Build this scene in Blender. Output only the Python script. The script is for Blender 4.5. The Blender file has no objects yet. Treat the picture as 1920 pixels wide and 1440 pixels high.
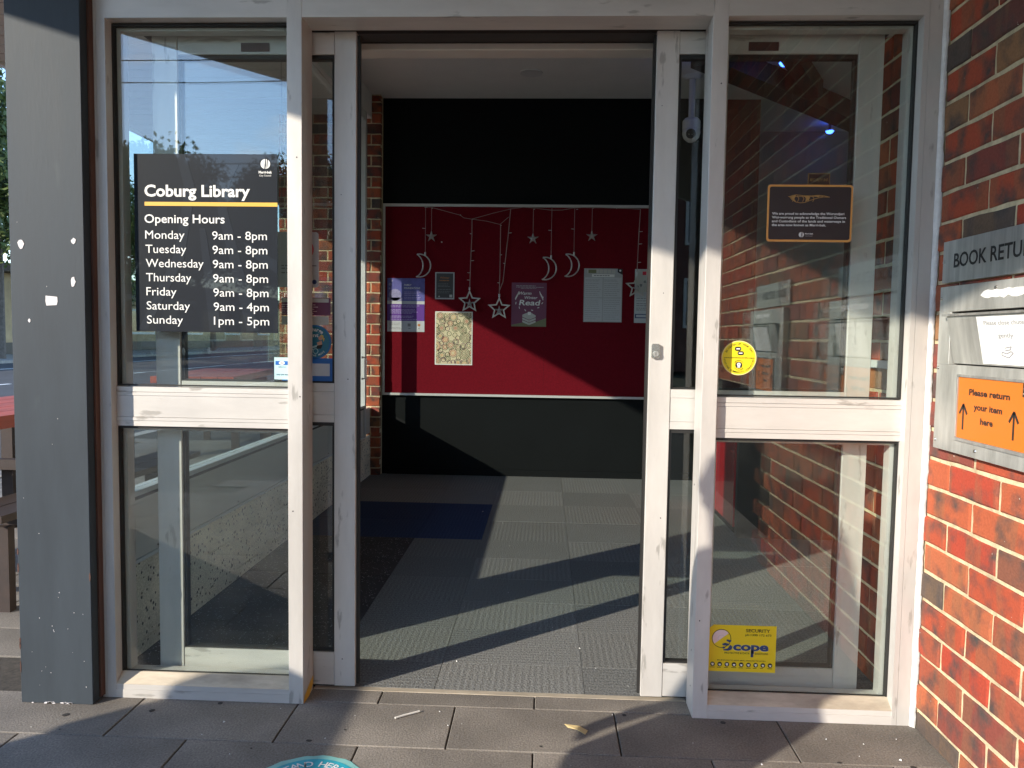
import bpy, bmesh, math, random
from mathutils import Vector, Matrix
random.seed(7)
S = bpy.context.scene
COL = S.collection
PI = math.pi
# ---------------------------------------------------------------- camera
YAW, PIT, ROL = 0.0432268, 0.0619753, 0.0148628
cam_d = bpy.data.cameras.new('camera')
cam = bpy.data.objects.new('camera', cam_d); COL.objects.link(cam); S.camera = cam
cam_d.sensor_width = 36; cam_d.lens = 1417.96 / 1920 * 36; cam_d.clip_start = .05; cam_d.clip_end = 600
fwd = Vector((-math.sin(YAW)*math.cos(PIT), math.cos(YAW)*math.cos(PIT), -math.sin(PIT)))
rgt = Vector((math.cos(YAW), math.sin(YAW), 0)); up = rgt.cross(fwd)
r2 = math.cos(ROL)*rgt + math.sin(ROL)*up; u2 = -math.sin(ROL)*rgt + math.cos(ROL)*up
M = Matrix((r2, u2, -fwd)).transposed().to_4x4(); M.translation = Vector((0, -2.30657, 1.17418))
cam.matrix_world = M
# ---------------------------------------------------------------- sky, sun, exposure
AZ, TE = math.radians(50.2), .407
W = bpy.data.worlds.new('World'); S.world = W; W.use_nodes = True
nt = W.node_tree; bgn = nt.nodes['Background']
sky = nt.nodes.new('ShaderNodeTexSky'); sky.sky_type = 'NISHITA'; sky.sun_disc = False
sky.sun_elevation = math.atan(TE); sky.sun_rotation = math.radians(180 + 50.2); sky.air_density = 1.0; sky.dust_density = .1; sky.ozone_density = 2.2
# thin cloud puffs low in the sky
tc = nt.nodes.new('ShaderNodeTexCoord'); mp = nt.nodes.new('ShaderNodeMapping'); mp.inputs['Scale'].default_value = (3.2, 3.2, 8)
nz = nt.nodes.new('ShaderNodeTexNoise'); nz.inputs['Scale'].default_value = 1.6; nz.inputs['Detail'].default_value = 7
rp = nt.nodes.new('ShaderNodeValToRGB'); rp.color_ramp.elements[0].position = .60; rp.color_ramp.elements[1].position = .80
rp.color_ramp.elements[1].color = (.8, .8, .8, 1)
mx = nt.nodes.new('ShaderNodeMix'); mx.data_type = 'RGBA'; mx.inputs[7].default_value = (6.0, 5.8, 5.6, 1)
nt.links.new(tc.outputs['Generated'], mp.inputs['Vector']); nt.links.new(mp.outputs['Vector'], nz.inputs['Vector'])
nt.links.new(nz.outputs['Fac'], rp.inputs['Fac']); nt.links.new(rp.outputs['Color'], mx.inputs[0])
tn = nt.nodes.new('ShaderNodeMix'); tn.data_type = 'RGBA'; tn.blend_type = 'MULTIPLY'; tn.inputs[0].default_value = 1; tn.inputs[7].default_value = (.97, .985, 1.03, 1)
nt.links.new(sky.outputs['Color'], tn.inputs[6]); nt.links.new(tn.outputs[2], mx.inputs[6]); nt.links.new(mx.outputs[2], bgn.inputs['Color'])
bgn.inputs['Strength'].default_value = .15
sl = bpy.data.lights.new('sun', 'SUN'); sl.energy = 2.25; sl.angle = math.radians(.53); sl.color = (1, .90, .76)
sun = bpy.data.objects.new('sun', sl); COL.objects.link(sun)
SD = Vector((math.sin(AZ), math.cos(AZ), -TE)).normalized()
sun.rotation_mode = 'QUATERNION'; sun.rotation_quaternion = SD.to_track_quat('-Z', 'Y'); sun.location = (-8, -7, 8)
S.view_settings.view_transform = 'Standard'; S.view_settings.look = 'None'; S.view_settings.gamma = 1
S.view_settings.use_curve_mapping = False
S.view_settings.exposure = 1.72
S.render.engine = 'CYCLES'
S.cycles.transparent_max_bounces = 24; S.cycles.max_bounces = 10; S.cycles.glossy_bounces = 5; S.cycles.diffuse_bounces = 5

# ---------------------------------------------------------------- materials
def nodes(name):
    m = bpy.data.materials.new(name); m.use_nodes = True
    t = m.node_tree; return m, t, t.nodes['Principled BSDF'], t.nodes['Material Output']
def mat(name, col, rough=.6, metal=0, noise=None, bump=None, spec=.5, coat=0, stretch=(1,1,1), emit=None, darken=.75, patch=None):
    """noise=(scale, amount) mottles the colour; bump=(scale, strength)"""
    m, t, p, o = nodes(name)
    p.inputs['Roughness'].default_value = rough; p.inputs['Metallic'].default_value = metal
    p.inputs['Specular IOR Level'].default_value = spec
    if coat: p.inputs['Coat Weight'].default_value = coat; p.inputs['Coat Roughness'].default_value = .02; p.inputs['Coat IOR'].default_value = 1.55
    c4 = (*col, 1)
    p.inputs['Base Color'].default_value = c4
    if noise or bump:
        tcn = t.nodes.new('ShaderNodeTexCoord'); mpn = t.nodes.new('ShaderNodeMapping'); mpn.inputs['Scale'].default_value = stretch
        t.links.new(tcn.outputs['Object'], mpn.inputs['Vector'])
    if noise:
        n = t.nodes.new('ShaderNodeTexNoise'); n.inputs['Scale'].default_value = noise[0]; n.inputs['Detail'].default_value = 6; n.inputs['Roughness'].default_value = .65
        r = t.nodes.new('ShaderNodeValToRGB'); r.color_ramp.elements[0].position = .3; r.color_ramp.elements[1].position = .7
        a = noise[1]
        r.color_ramp.elements[0].color = (*[max(0, c*(1-a)) for c in col], 1); r.color_ramp.elements[1].color = (*[min(1, c*(1+a)) for c in col], 1)
        t.links.new(mpn.outputs['Vector'], n.inputs['Vector']); t.links.new(n.outputs['Fac'], r.inputs['Fac']); t.links.new(r.outputs['Color'], p.inputs['Base Color'])
        if patch:   # (scale, threshold, colour): worn or stained spots
            n3 = t.nodes.new('ShaderNodeTexNoise'); n3.inputs['Scale'].default_value = patch[0]; n3.inputs['Detail'].default_value = 5
            r3 = t.nodes.new('ShaderNodeValToRGB'); r3.color_ramp.elements[0].position = patch[1]; r3.color_ramp.elements[1].position = patch[1]+.05
            x3 = t.nodes.new('ShaderNodeMix'); x3.data_type = 'RGBA'; x3.inputs[7].default_value = (*patch[2], 1)
            t.links.new(mpn.outputs['Vector'], n3.inputs['Vector']); t.links.new(n3.outputs['Fac'], r3.inputs['Fac']); t.links.new(r3.outputs['Color'], x3.inputs[0])
            t.links.new(r.outputs['Color'], x3.inputs[6]); t.links.new(x3.outputs[2], p.inputs['Base Color'])
        rr = t.nodes.new('ShaderNodeMapRange'); rr.inputs['To Min'].default_value = max(.02, rough-.1); rr.inputs['To Max'].default_value = min(1, rough+.12)
        t.links.new(n.outputs['Fac'], rr.inputs['Value']); t.links.new(rr.outputs['Result'], p.inputs['Roughness'])
    if bump:
        n2 = t.nodes.new('ShaderNodeTexNoise'); n2.inputs['Scale'].default_value = bump[0]; n2.inputs['Detail'].default_value = 4
        b = t.nodes.new('ShaderNodeBump'); b.inputs['Strength'].default_value = bump[1]; b.inputs['Distance'].default_value = .004
        t.links.new(mpn.outputs['Vector'], n2.inputs['Vector']); t.links.new(n2.outputs['Fac'], b.inputs['Height']); t.links.new(b.outputs['Normal'], p.inputs['Normal'])
    if emit: p.inputs['Emission Color'].default_value = (*emit[0], 1); p.inputs['Emission Strength'].default_value = emit[1]
    return m
def glass(name, f0=.07, tint=(.94, .97, .955)):
    m, t, p, o = nodes(name); t.nodes.remove(p)
    lw = t.nodes.new('ShaderNodeLayerWeight'); lw.inputs['Blend'].default_value = .5      # Schlick reflectance, the same from both sides of the pane
    pw = t.nodes.new('ShaderNodeMath'); pw.operation = 'POWER'; pw.inputs[1].default_value = 5; t.links.new(lw.outputs['Facing'], pw.inputs[0])
    f = t.nodes.new('ShaderNodeMapRange'); f.inputs['To Min'].default_value = f0; f.inputs['To Max'].default_value = 1; t.links.new(pw.outputs[0], f.inputs['Value'])
    a = t.nodes.new('ShaderNodeBsdfTransparent'); a.inputs['Color'].default_value = (*tint, 1)
    g = t.nodes.new('ShaderNodeBsdfGlossy'); g.inputs['Roughness'].default_value = 0; g.inputs['Color'].default_value = (1, 1, 1, 1)
    # faint smears and dust
    d = t.nodes.new('ShaderNodeBsdfDiffuse'); d.inputs['Color'].default_value = (.6, .6, .58, 1)
    tcn = t.nodes.new('ShaderNodeTexCoord'); n = t.nodes.new('ShaderNodeTexNoise'); n.inputs['Scale'].default_value = 7; n.inputs['Detail'].default_value = 8
    r = t.nodes.new('ShaderNodeMapRange'); r.inputs['From Min'].default_value = .45; r.inputs['From Max'].default_value = .8; r.inputs['To Min'].default_value = .0; r.inputs['To Max'].default_value = .006
    x = t.nodes.new('ShaderNodeMixShader'); y = t.nodes.new('ShaderNodeMixShader')
    t.links.new(tcn.outputs['Object'], n.inputs['Vector']); t.links.new(n.outputs['Fac'], r.inputs['Value'])
    t.links.new(f.outputs[0], x.inputs[0]); t.links.new(a.outputs[0], x.inputs[1]); t.links.new(g.outputs[0], x.inputs[2])
    t.links.new(r.outputs['Result'], y.inputs[0]); t.links.new(x.outputs[0], y.inputs[1]); t.links.new(d.outputs[0], y.inputs[2])
    t.links.new(y.outputs[0], o.inputs['Surface'])
    return m
def brick_mat(name, ramp, island=False, gain=1):
    m, t, p, o = nodes(name); p.inputs['Roughness'].default_value = .92; p.inputs['Specular IOR Level'].default_value = .25
    L = t.links.new; N = t.nodes.new
    oi = N('ShaderNodeNewGeometry' if island else 'ShaderNodeObjectInfo'); rnd = oi.outputs['Random Per Island' if island else 'Random']
    tcn = N('ShaderNodeTexCoord'); ad = N('ShaderNodeVectorMath'); ad.operation = 'ADD'
    mul = N('ShaderNodeMath'); mul.operation = 'MULTIPLY'; mul.inputs[1].default_value = 37.0
    cb = N('ShaderNodeCombineXYZ'); L(rnd, mul.inputs[0]); L(mul.outputs[0], cb.inputs[0]); L(mul.outputs[0], cb.inputs[1]); L(mul.outputs[0], cb.inputs[2])
    L(tcn.outputs['Object'], ad.inputs[0]); L(cb.outputs[0], ad.inputs[1])
    cr = N('ShaderNodeValToRGB'); cr.color_ramp.interpolation = 'CONSTANT'
    el = cr.color_ramp.elements
    while len(el) > 1: el.remove(el[-1])
    for i, (pos, c) in enumerate(ramp):
        e = el[0] if i == 0 else el.new(pos); e.position = pos; e.color = (*[v*gain for v in c], 1)
    L(rnd, cr.inputs[0])
    # broad vertical kiln bands and dark blotches inside a brick
    mp1 = N('ShaderNodeMapping'); mp1.inputs['Scale'].default_value = (9, 9, 1.5); L(ad.outputs[0], mp1.inputs['Vector'])
    n1 = N('ShaderNodeTexNoise'); n1.inputs['Scale'].default_value = 1.6; n1.inputs['Detail'].default_value = 1.5; L(mp1.outputs[0], n1.inputs['Vector'])
    r1 = N('ShaderNodeValToRGB'); r1.color_ramp.elements[0].position = .52; r1.color_ramp.elements[1].position = .58; L(n1.outputs['Fac'], r1.inputs[0])
    m1 = N('ShaderNodeMix'); m1.data_type = 'RGBA'; m1.inputs[7].default_value = (.2*gain, .12*gain, .065*gain, 1)
    sc = N('ShaderNodeMath'); sc.operation = 'MULTIPLY'; sc.inputs[1].default_value = .38; L(r1.outputs[0], sc.inputs[0]); L(sc.outputs[0], m1.inputs[0]); L(cr.outputs[0], m1.inputs[6])
    n2 = N('ShaderNodeTexNoise'); n2.inputs['Scale'].default_value = 14; n2.inputs['Detail'].default_value = 5; L(ad.outputs[0], n2.inputs['Vector'])
    r2_ = N('ShaderNodeValToRGB'); r2_.color_ramp.elements[0].position = .47; r2_.color_ramp.elements[1].position = .72; L(n2.outputs['Fac'], r2_.inputs[0])
    m2 = N('ShaderNodeMix'); m2.data_type = 'RGBA'; m2.inputs[7].default_value = (.07*gain, .06*gain, .055*gain, 1); L(r2_.outputs[0], m2.inputs[0]); L(m1.outputs[2], m2.inputs[6])
    n3 = N('ShaderNodeTexNoise'); n3.inputs['Scale'].default_value = 160; n3.inputs['Detail'].default_value = 3; L(ad.outputs[0], n3.inputs['Vector'])
    r3 = N('ShaderNodeMapRange'); r3.inputs['To Min'].default_value = .72; r3.inputs['To Max'].default_value = 1.25; L(n3.outputs['Fac'], r3.inputs['Value'])
    m3 = N('ShaderNodeMix'); m3.data_type = 'RGBA'; m3.blend_type = 'MULTIPLY'; m3.inputs[0].default_value = 1
    L(m2.outputs[2], m3.inputs[6]); L(r3.outputs[0], m3.inputs[7])
    # pale mortar specks
    n4 = N('ShaderNodeTexNoise'); n4.inputs['Scale'].default_value = 70; L(ad.outputs[0], n4.inputs['Vector'])
    r4 = N('ShaderNodeValToRGB'); r4.color_ramp.elements[0].position = .77; r4.color_ramp.elements[1].position = .80; L(n4.outputs['Fac'], r4.inputs[0])
    m4 = N('ShaderNodeMix'); m4.data_type = 'RGBA'; m4.inputs[7].default_value = (.55, .5, .42, 1); L(r4.outputs[0], m4.inputs[0]); L(m3.outputs[2], m4.inputs[6])
    L(m4.outputs[2], p.inputs['Base Color'])
    b = N('ShaderNodeBump'); b.inputs['Strength'].default_value = .5; b.inputs['Distance'].default_value = .003; L(n3.outputs['Fac'], b.inputs['Height']); L(b.outputs[0], p.inputs['Normal'])
    return m
def carpet_mat(name, col, axis, loop=150):
    m, t, p, o = nodes(name); p.inputs['Roughness'].default_value = .95; p.inputs['Specular IOR Level'].default_value = .2
    L = t.links.new; N = t.nodes.new
    tcn = N('ShaderNodeTexCoord'); oi = N('ShaderNodeObjectInfo')
    w = N('ShaderNodeTexWave'); w.bands_direction = axis; w.inputs['Scale'].default_value = 14; w.inputs['Distortion'].default_value = .9; w.inputs['Detail'].default_value = 3; w.inputs['Detail Scale'].default_value = 9
    L(tcn.outputs['Object'], w.inputs['Vector'])
    n = N('ShaderNodeTexNoise'); n.inputs['Scale'].default_value = loop; n.inputs['Detail'].default_value = 3; L(tcn.outputs['Object'], n.inputs['Vector'])
    n2 = N('ShaderNodeTexNoise'); n2.inputs['Scale'].default_value = 2.2; n2.inputs['Detail'].default_value = 4; L(tcn.outputs['Object'], n2.inputs['Vector'])
    a = N('ShaderNodeMath'); a.operation = 'MULTIPLY'; L(w.outputs['Fac'], a.inputs[0])
    r = N('ShaderNodeMapRange'); r.inputs['To Min'].default_value = .0; r.inputs['To Max'].default_value = .3; L(n2.outputs['Fac'], r.inputs['Value']); L(r.outputs[0], a.inputs[1])
    s1 = N('ShaderNodeMapRange'); s1.inputs['From Min'].default_value = .3; s1.inputs['From Max'].default_value = .75; s1.inputs['To Min'].default_value = .45; s1.inputs['To Max'].default_value = 1.5; L(n.outputs['Fac'], s1.inputs['Value'])
    s2 = N('ShaderNodeMath'); s2.operation = 'ADD'; L(s1.outputs[0], s2.inputs[0]); L(a.outputs[0], s2.inputs[1])
    tv = N('ShaderNodeMapRange'); tv.inputs['To Min'].default_value = .88; tv.inputs['To Max'].default_value = 1.1; L(oi.outputs['Random'], tv.inputs['Value'])
    s3 = N('ShaderNodeMath'); s3.operation = 'MULTIPLY'; L(s2.outputs[0], s3.inputs[0]); L(tv.outputs[0], s3.inputs[1])
    mxn = N('ShaderNodeMix'); mxn.data_type = 'RGBA'; mxn.blend_type = 'MULTIPLY'; mxn.inputs[0].default_value = 1; mxn.inputs[6].default_value = (*col, 1); L(s3.outputs[0], mxn.inputs[7])
    L(mxn.outputs[2], p.inputs['Base Color'])
    hs = N('ShaderNodeMath'); hs.operation = 'ADD'; L(n.outputs['Fac'], hs.inputs[0]); L(a.outputs[0], hs.inputs[1])
    b = N('ShaderNodeBump'); b.inputs['Strength'].default_value = .8; b.inputs['Distance'].default_value = .004; L(hs.outputs[0], b.inputs['Height']); L(b.outputs[0], p.inputs['Normal'])
    return m
def speckle_mat(name, col, spot, scale, thr, rough=.85, invert=False, vary=.12):
    """stone or concrete: fine grain plus small spots (pits or chips)"""
    m, t, p, o = nodes(name); p.inputs['Roughness'].default_value = rough
    L = t.links.new; N = t.nodes.new
    tcn = N('ShaderNodeTexCoord'); oi = N('ShaderNodeObjectInfo')
    n = N('ShaderNodeTexNoise'); n.inputs['Scale'].default_value = 180; n.inputs['Detail'].default_value = 3; L(tcn.outputs['Object'], n.inputs['Vector'])
    n2 = N('ShaderNodeTexNoise'); n2.inputs['Scale'].default_value = 3.5; n2.inputs['Detail'].default_value = 7; L(tcn.outputs['Object'], n2.inputs['Vector'])
    s1 = N('ShaderNodeMapRange'); s1.inputs['From Min'].default_value = .3; s1.inputs['From Max'].default_value = .7; s1.inputs['To Min'].default_value = .7; s1.inputs['To Max'].default_value = 1.3; L(n.outputs['Fac'], s1.inputs['Value'])
    s2 = N('ShaderNodeMapRange'); s2.inputs['From Min'].default_value = .3; s2.inputs['From Max'].default_value = .7; s2.inputs['To Min'].default_value = .7; s2.inputs['To Max'].default_value = 1.25; L(n2.outputs['Fac'], s2.inputs['Value'])
    tv = N('ShaderNodeMapRange'); tv.inputs['To Min'].default_value = 1-vary; tv.inputs['To Max'].default_value = 1+vary; L(oi.outputs['Random'], tv.inputs['Value'])
    a = N('ShaderNodeMath'); a.operation = 'MULTIPLY'; L(s1.outputs[0], a.inputs[0]); L(s2.outputs[0], a.inputs[1])
    a2 = N('ShaderNodeMath'); a2.operation = 'MULTIPLY'; L(a.outputs[0], a2.inputs[0]); L(tv.outputs[0], a2.inputs[1])
    m1 = N('ShaderNodeMix'); m1.data_type = 'RGBA'; m1.blend_type = 'MULTIPLY'; m1.inputs[0].default_value = 1; m1.inputs[6].default_value = (*col, 1); L(a2.outputs[0], m1.inputs[7])
    v = N('ShaderNodeTexVoronoi'); v.inputs['Scale'].default_value = scale; v.inputs['Randomness'].default_value = 1; L(tcn.outputs['Object'], v.inputs['Vector'])
    sp = N('ShaderNodeSeparateColor'); L(v.outputs['Color'], sp.inputs[0])
    th = N('ShaderNodeMath'); th.operation = 'MULTIPLY'; th.inputs[1].default_value = thr; L(sp.outputs[0], th.inputs[0])
    lt = N('ShaderNodeMath'); lt.operation = 'LESS_THAN'; L(v.outputs['Distance'], lt.inputs[0]); L(th.outputs[0], lt.inputs[1])
    g2 = N('ShaderNodeMath'); g2.operation = 'GREATER_THAN'; g2.inputs[1].default_value = .55; L(sp.outputs[1], g2.inputs[0])
    ml = N('ShaderNodeMath'); ml.operation = 'MULTIPLY'; L(lt.outputs[0], ml.inputs[0]); L(g2.outputs[0], ml.inputs[1])
    m2 = N('ShaderNodeMix'); m2.data_type = 'RGBA'; m2.inputs[7].default_value = (*spot, 1); L(ml.outputs[0], m2.inputs[0]); L(m1.outputs[2], m2.inputs[6])
    L(m2.outputs[2], p.inputs['Base Color'])
    hb = N('ShaderNodeMath'); hb.operation = 'SUBTRACT'; L(n.outputs['Fac'], hb.inputs[0]); L(ml.outputs[0], hb.inputs[1])
    b = N('ShaderNodeBump'); b.inputs['Strength'].default_value = .5; b.inputs['Distance'].default_value = .003; L(hb.outputs[0], b.inputs['Height']); L(b.outputs[0], p.inputs['Normal'])
    return m
BR = [(0, (.38, .076, .038)), (.17, (.40, .10, .046)), (.34, (.22, .060, .045)), (.46, (.31, .080, .045)), (.60, (.15, .058, .047)), (.67, (.40, .118, .055)), (.78, (.27, .14, .07)), (.84, (.11, .08, .065)), (.89, (.38, .060, .034))]
Mt = dict(
 alu=mat('aluminium', (.575, .55, .515), .45, .2, noise=(6, .15), bump=(240, .05), stretch=(1, 1, .25), patch=(30, .64, (.38, .36, .33))),
 aluh=mat('aluminium_horizontal', (.575, .55, .515), .45, .2, noise=(6, .15), bump=(240, .05), stretch=(.25, 1, 1), patch=(30, .65, (.38, .36, .33))),
 alud=mat('aluminium_dirty', (.46, .40, .31), .6, .2, noise=(14, .35), stretch=(.3, 1, 1)),
 white_frame=mat('pale_frame', (.62, .63, .61), .4, .2, noise=(8, .05)),
 panel=mat('infill_panel', (.60, .58, .52), .35, .1, noise=(3, .06)),
 rubber=mat('rubber', (.015, .014, .013), .6),
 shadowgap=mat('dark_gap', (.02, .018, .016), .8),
 brownlabel=mat('brown_plate', (.07, .03, .025), .4),
 glass=glass('window_glass'), glass2=glass('door_glass', .04), glass3=glass('side_glass', .045, (.78, .81, .80)),
 pillar=mat('grey_paint', (.036, .046, .056), .6, spec=.3, noise=(5, .2), bump=(90, .06), stretch=(1.3, 1, .22), patch=(9, .66, (.046, .058, .066))),
 timber=mat('red_timber', (.10, .045, .03), .7, noise=(30, .4), stretch=(1, 1, .1)),
 paper=mat('torn_paper', (.72, .68, .68), .8, noise=(60, .1)),
 mortar=mat('mortar', (.56, .46, .29), .95, noise=(22, .32), bump=(90, .8)),
 brick=brick_mat('brick', BR), brickj=brick_mat('brick_joined', BR, True),
 bricki=brick_mat('brick_inner', BR),
 caulk=mat('white_sealant', (.66, .64, .62), .55, noise=(40, .12), bump=(50, .6)),
 paver=speckle_mat('paver', (.19, .170, .146), (.36, .34, .31), 170, .16, vary=.16),
 joint=mat('paver_joint', (.05, .043, .035), .95, noise=(60, .5)),
 concrete=speckle_mat('pitted_concrete', (.68, .60, .44), (.05, .043, .035), 60, .42),
 carpet_x=carpet_mat('carpet_rib_x', (.185, .188, .180), 'X'), carpet_y=carpet_mat('carpet_rib_y', (.172, .176, .170), 'Y'),
 carpet_blue=carpet_mat('carpet_blue', (.028, .05, .11), 'X'),
 gritmat=speckle_mat('entrance_mat', (.035, .036, .038), (.34, .34, .34), 115, .42, .9),
 black=mat('charcoal_paint', (.0075, .009, .0095), .75, spec=.12, noise=(4, .12), bump=(120, .15)),
 pale=mat('pale_wall_paint', (.36, .35, .31), .85, noise=(3, .06)), timber_d=mat('dark_beam_timber', (.03, .018, .014), .7, noise=(20, .3)),
 gum=mat('gum', (.035, .032, .03), .8),
 ceiling=mat('ceiling_paint', (.80, .79, .75), .8, noise=(6, .03), bump=(30, .1)),
 soffit=mat('soffit_board', (.50, .46, .40), .7, noise=(9, .08), stretch=(.1, 1, 1)),
 steel_d=mat('dark_steel', (.035, .027, .024), .5),
 felt=mat('red_felt', (.150, .006, .013), .95, noise=(90, .18), bump=(400, .5), spec=.1),
 wframe=mat('board_frame', (.66, .66, .64), .4, .3),
 wire=mat('silver_wire', (.52, .49, .47), .4, .5),
 cable=mat('clear_cable', (.34, .24, .22), .5),
 steel=mat('brushed_steel', (.44, .435, .41), .30, .6, noise=(9, .3), bump=(300, .08), stretch=(1, 3, .25)),
 steelv=mat('worn_steel', (.47, .47, .44), .38, .5, noise=(7, .3), bump=(200, .1), stretch=(1, 2.5, .5)),
 chrome=mat('screw_metal', (.7, .68, .62), .25, 1),
 navy=mat('navy_print', (.003, .0065, .013), .6, spec=.2, coat=.55), navy2=mat('navy_tone', (.008, .013, .022), .6, spec=.2, coat=.55),
 whitep=mat('white_print', (.78, .78, .76), .5), yellowbar=mat('yellow_print', (.75, .42, .04), .5), black_p=mat('black_print', (.012, .012, .012), .5),
 brown_p=mat('brown_print', (.035, .024, .024), .5, coat=.4), gold=mat('gold_line', (.42, .24, .07), .5), orangeb=mat('orange_edge', (.72, .34, .09), .5),
 yellow=mat('yellow_print_bright', (.86, .70, .015), .5), yellow2=mat('security_yellow', (.80, .60, .01), .5), blue_p=mat('blue_print', (.03, .06, .17), .5), pinkw=mat('pale_pink_print', (.78, .62, .62), .5),
 cream=mat('cream_edge', (.85, .72, .28), .5),
 orange=mat('orange_print', (.66, .165, .012), .5), cyan=mat('cyan_print', (.45, .66, .66), .5), royal=mat('royal_blue', (.01, .12, .42), .4), teal=mat('teal_print', (.02, .17, .25), .4),
 skin_p=mat('skin_print', (.6, .33, .22), .6), blond_p=mat('blond_print', (.65, .5, .1), .6), greyw=mat('grey_white', (.50, .52, .54), .5), redp=mat('red_print', (.6, .02, .05), .5),
 yellowst=mat('faded_yellow', (.60, .56, .12), .5), bluefl=mat('floor_blue', (.02, .36, .46), .6, noise=(20, .2)), tealfl=mat('floor_teal', (.22, .50, .47), .6, noise=(20, .15)),
 purple=mat('purple_print', (.12, .035, .28), .5), indigo=mat('indigo_print', (.11, .11, .36), .5, noise=(14, .3)), lilac=mat('lilac_print', (.28, .27, .46), .5, noise=(40, .3)), lavender=mat('lavender_text', (.42, .36, .62), .5),
 maroon=mat('plum_print', (.16, .035, .09), .5), olive=mat('olive_print', (.17, .18, .09), .5), stone=mat('stone_print', (.5, .5, .46), .5), pagegrey=mat('grey_page', (.40, .41, .42), .6), darkgrey=mat('dark_poster', (.06, .06, .065), .5), orange_t=mat('dull_orange', (.45, .17, .05), .5), textgrey=mat('grey_text', (.22, .22, .23), .6),
 creamp=mat('cream_paper', (.62, .56, .36), .6), ring_g=mat('ring_green', (.05, .075, .03), .6), ring_b=mat('ring_brown', (.11, .05, .03), .6), ring_r=mat('ring_red', (.38, .03, .03), .6), ring_p=mat('ring_plum', (.13, .03, .08), .6), ring_o=mat('ring_orange', (.6, .3, .12), .6),
 camwhite=mat('white_plastic', (.7, .7, .68), .4), red_gloss=mat('red_laminate', (.45, .008, .015), .18, coat=.5),
 asphalt=mat('asphalt', (.045, .047, .052), .9, noise=(1.5, .25), bump=(60, .3)), kerb=mat('kerb_stone', (.3, .28, .25), .9, noise=(8, .2)), linew=mat('road_paint', (.7, .7, .68), .7),
 table=mat('red_table_paint', (.38, .075, .045), .55, noise=(16, .3), stretch=(1, .15, 1)), bark=mat('bark', (.12, .10, .085), .95, noise=(9, .4), bump=(25, 1)),
 leaf=mat('leaf', (.075, .11, .026), .6, noise=(.9, .55)), leafd=mat('leaf_dark', (.04, .065, .022), .6, noise=(.9, .5)),
 tanwall=mat('tan_brick', (.42, .32, .19), .9, noise=(2, .15), bump=(14, .6)), creamwall=mat('cream_render', (.46, .45, .38), .9, noise=(1.5, .1)), darkbrick=mat('dark_brick', (.13, .05, .04), .9, noise=(3, .25), bump=(10, .5)),
 winglass=mat('far_window', (.05, .06, .075), .08), winwhite=mat('white_window_frame', (.66, .66, .64), .5), roof=mat('roof_tile', (.12, .06, .05), .8, noise=(6, .3)),
 coat_c=mat('dark_coat', (.02, .022, .028), .85, noise=(10, .2)), jeans=mat('dark_trousers', (.018, .022, .035), .9), skin=mat('skin', (.5, .28, .2), .5), hair=mat('blond_hair', (.42, .29, .14), .45, noise=(70, .4), stretch=(1, 1, .12)), shoe=mat('shoe', (.02, .02, .02), .6),
 bin=mat('green_bin', (.02, .055, .035), .5), straw=mat('white_straw', (.72, .70, .64), .5), card=mat('cardboard', (.55, .42, .2), .8),
 carp=mat('car_paint', (.03, .032, .038), .25, .3, coat=.8), tyre=mat('tyre', (.02, .02, .02), .8), ground=mat('far_ground', (.10, .11, .06), 1, noise=(.2, .3)),
 led=mat('blue_lamp', (.05, .1, .9), .4, emit=((.04, .12, 1), 4)),
)
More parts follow.
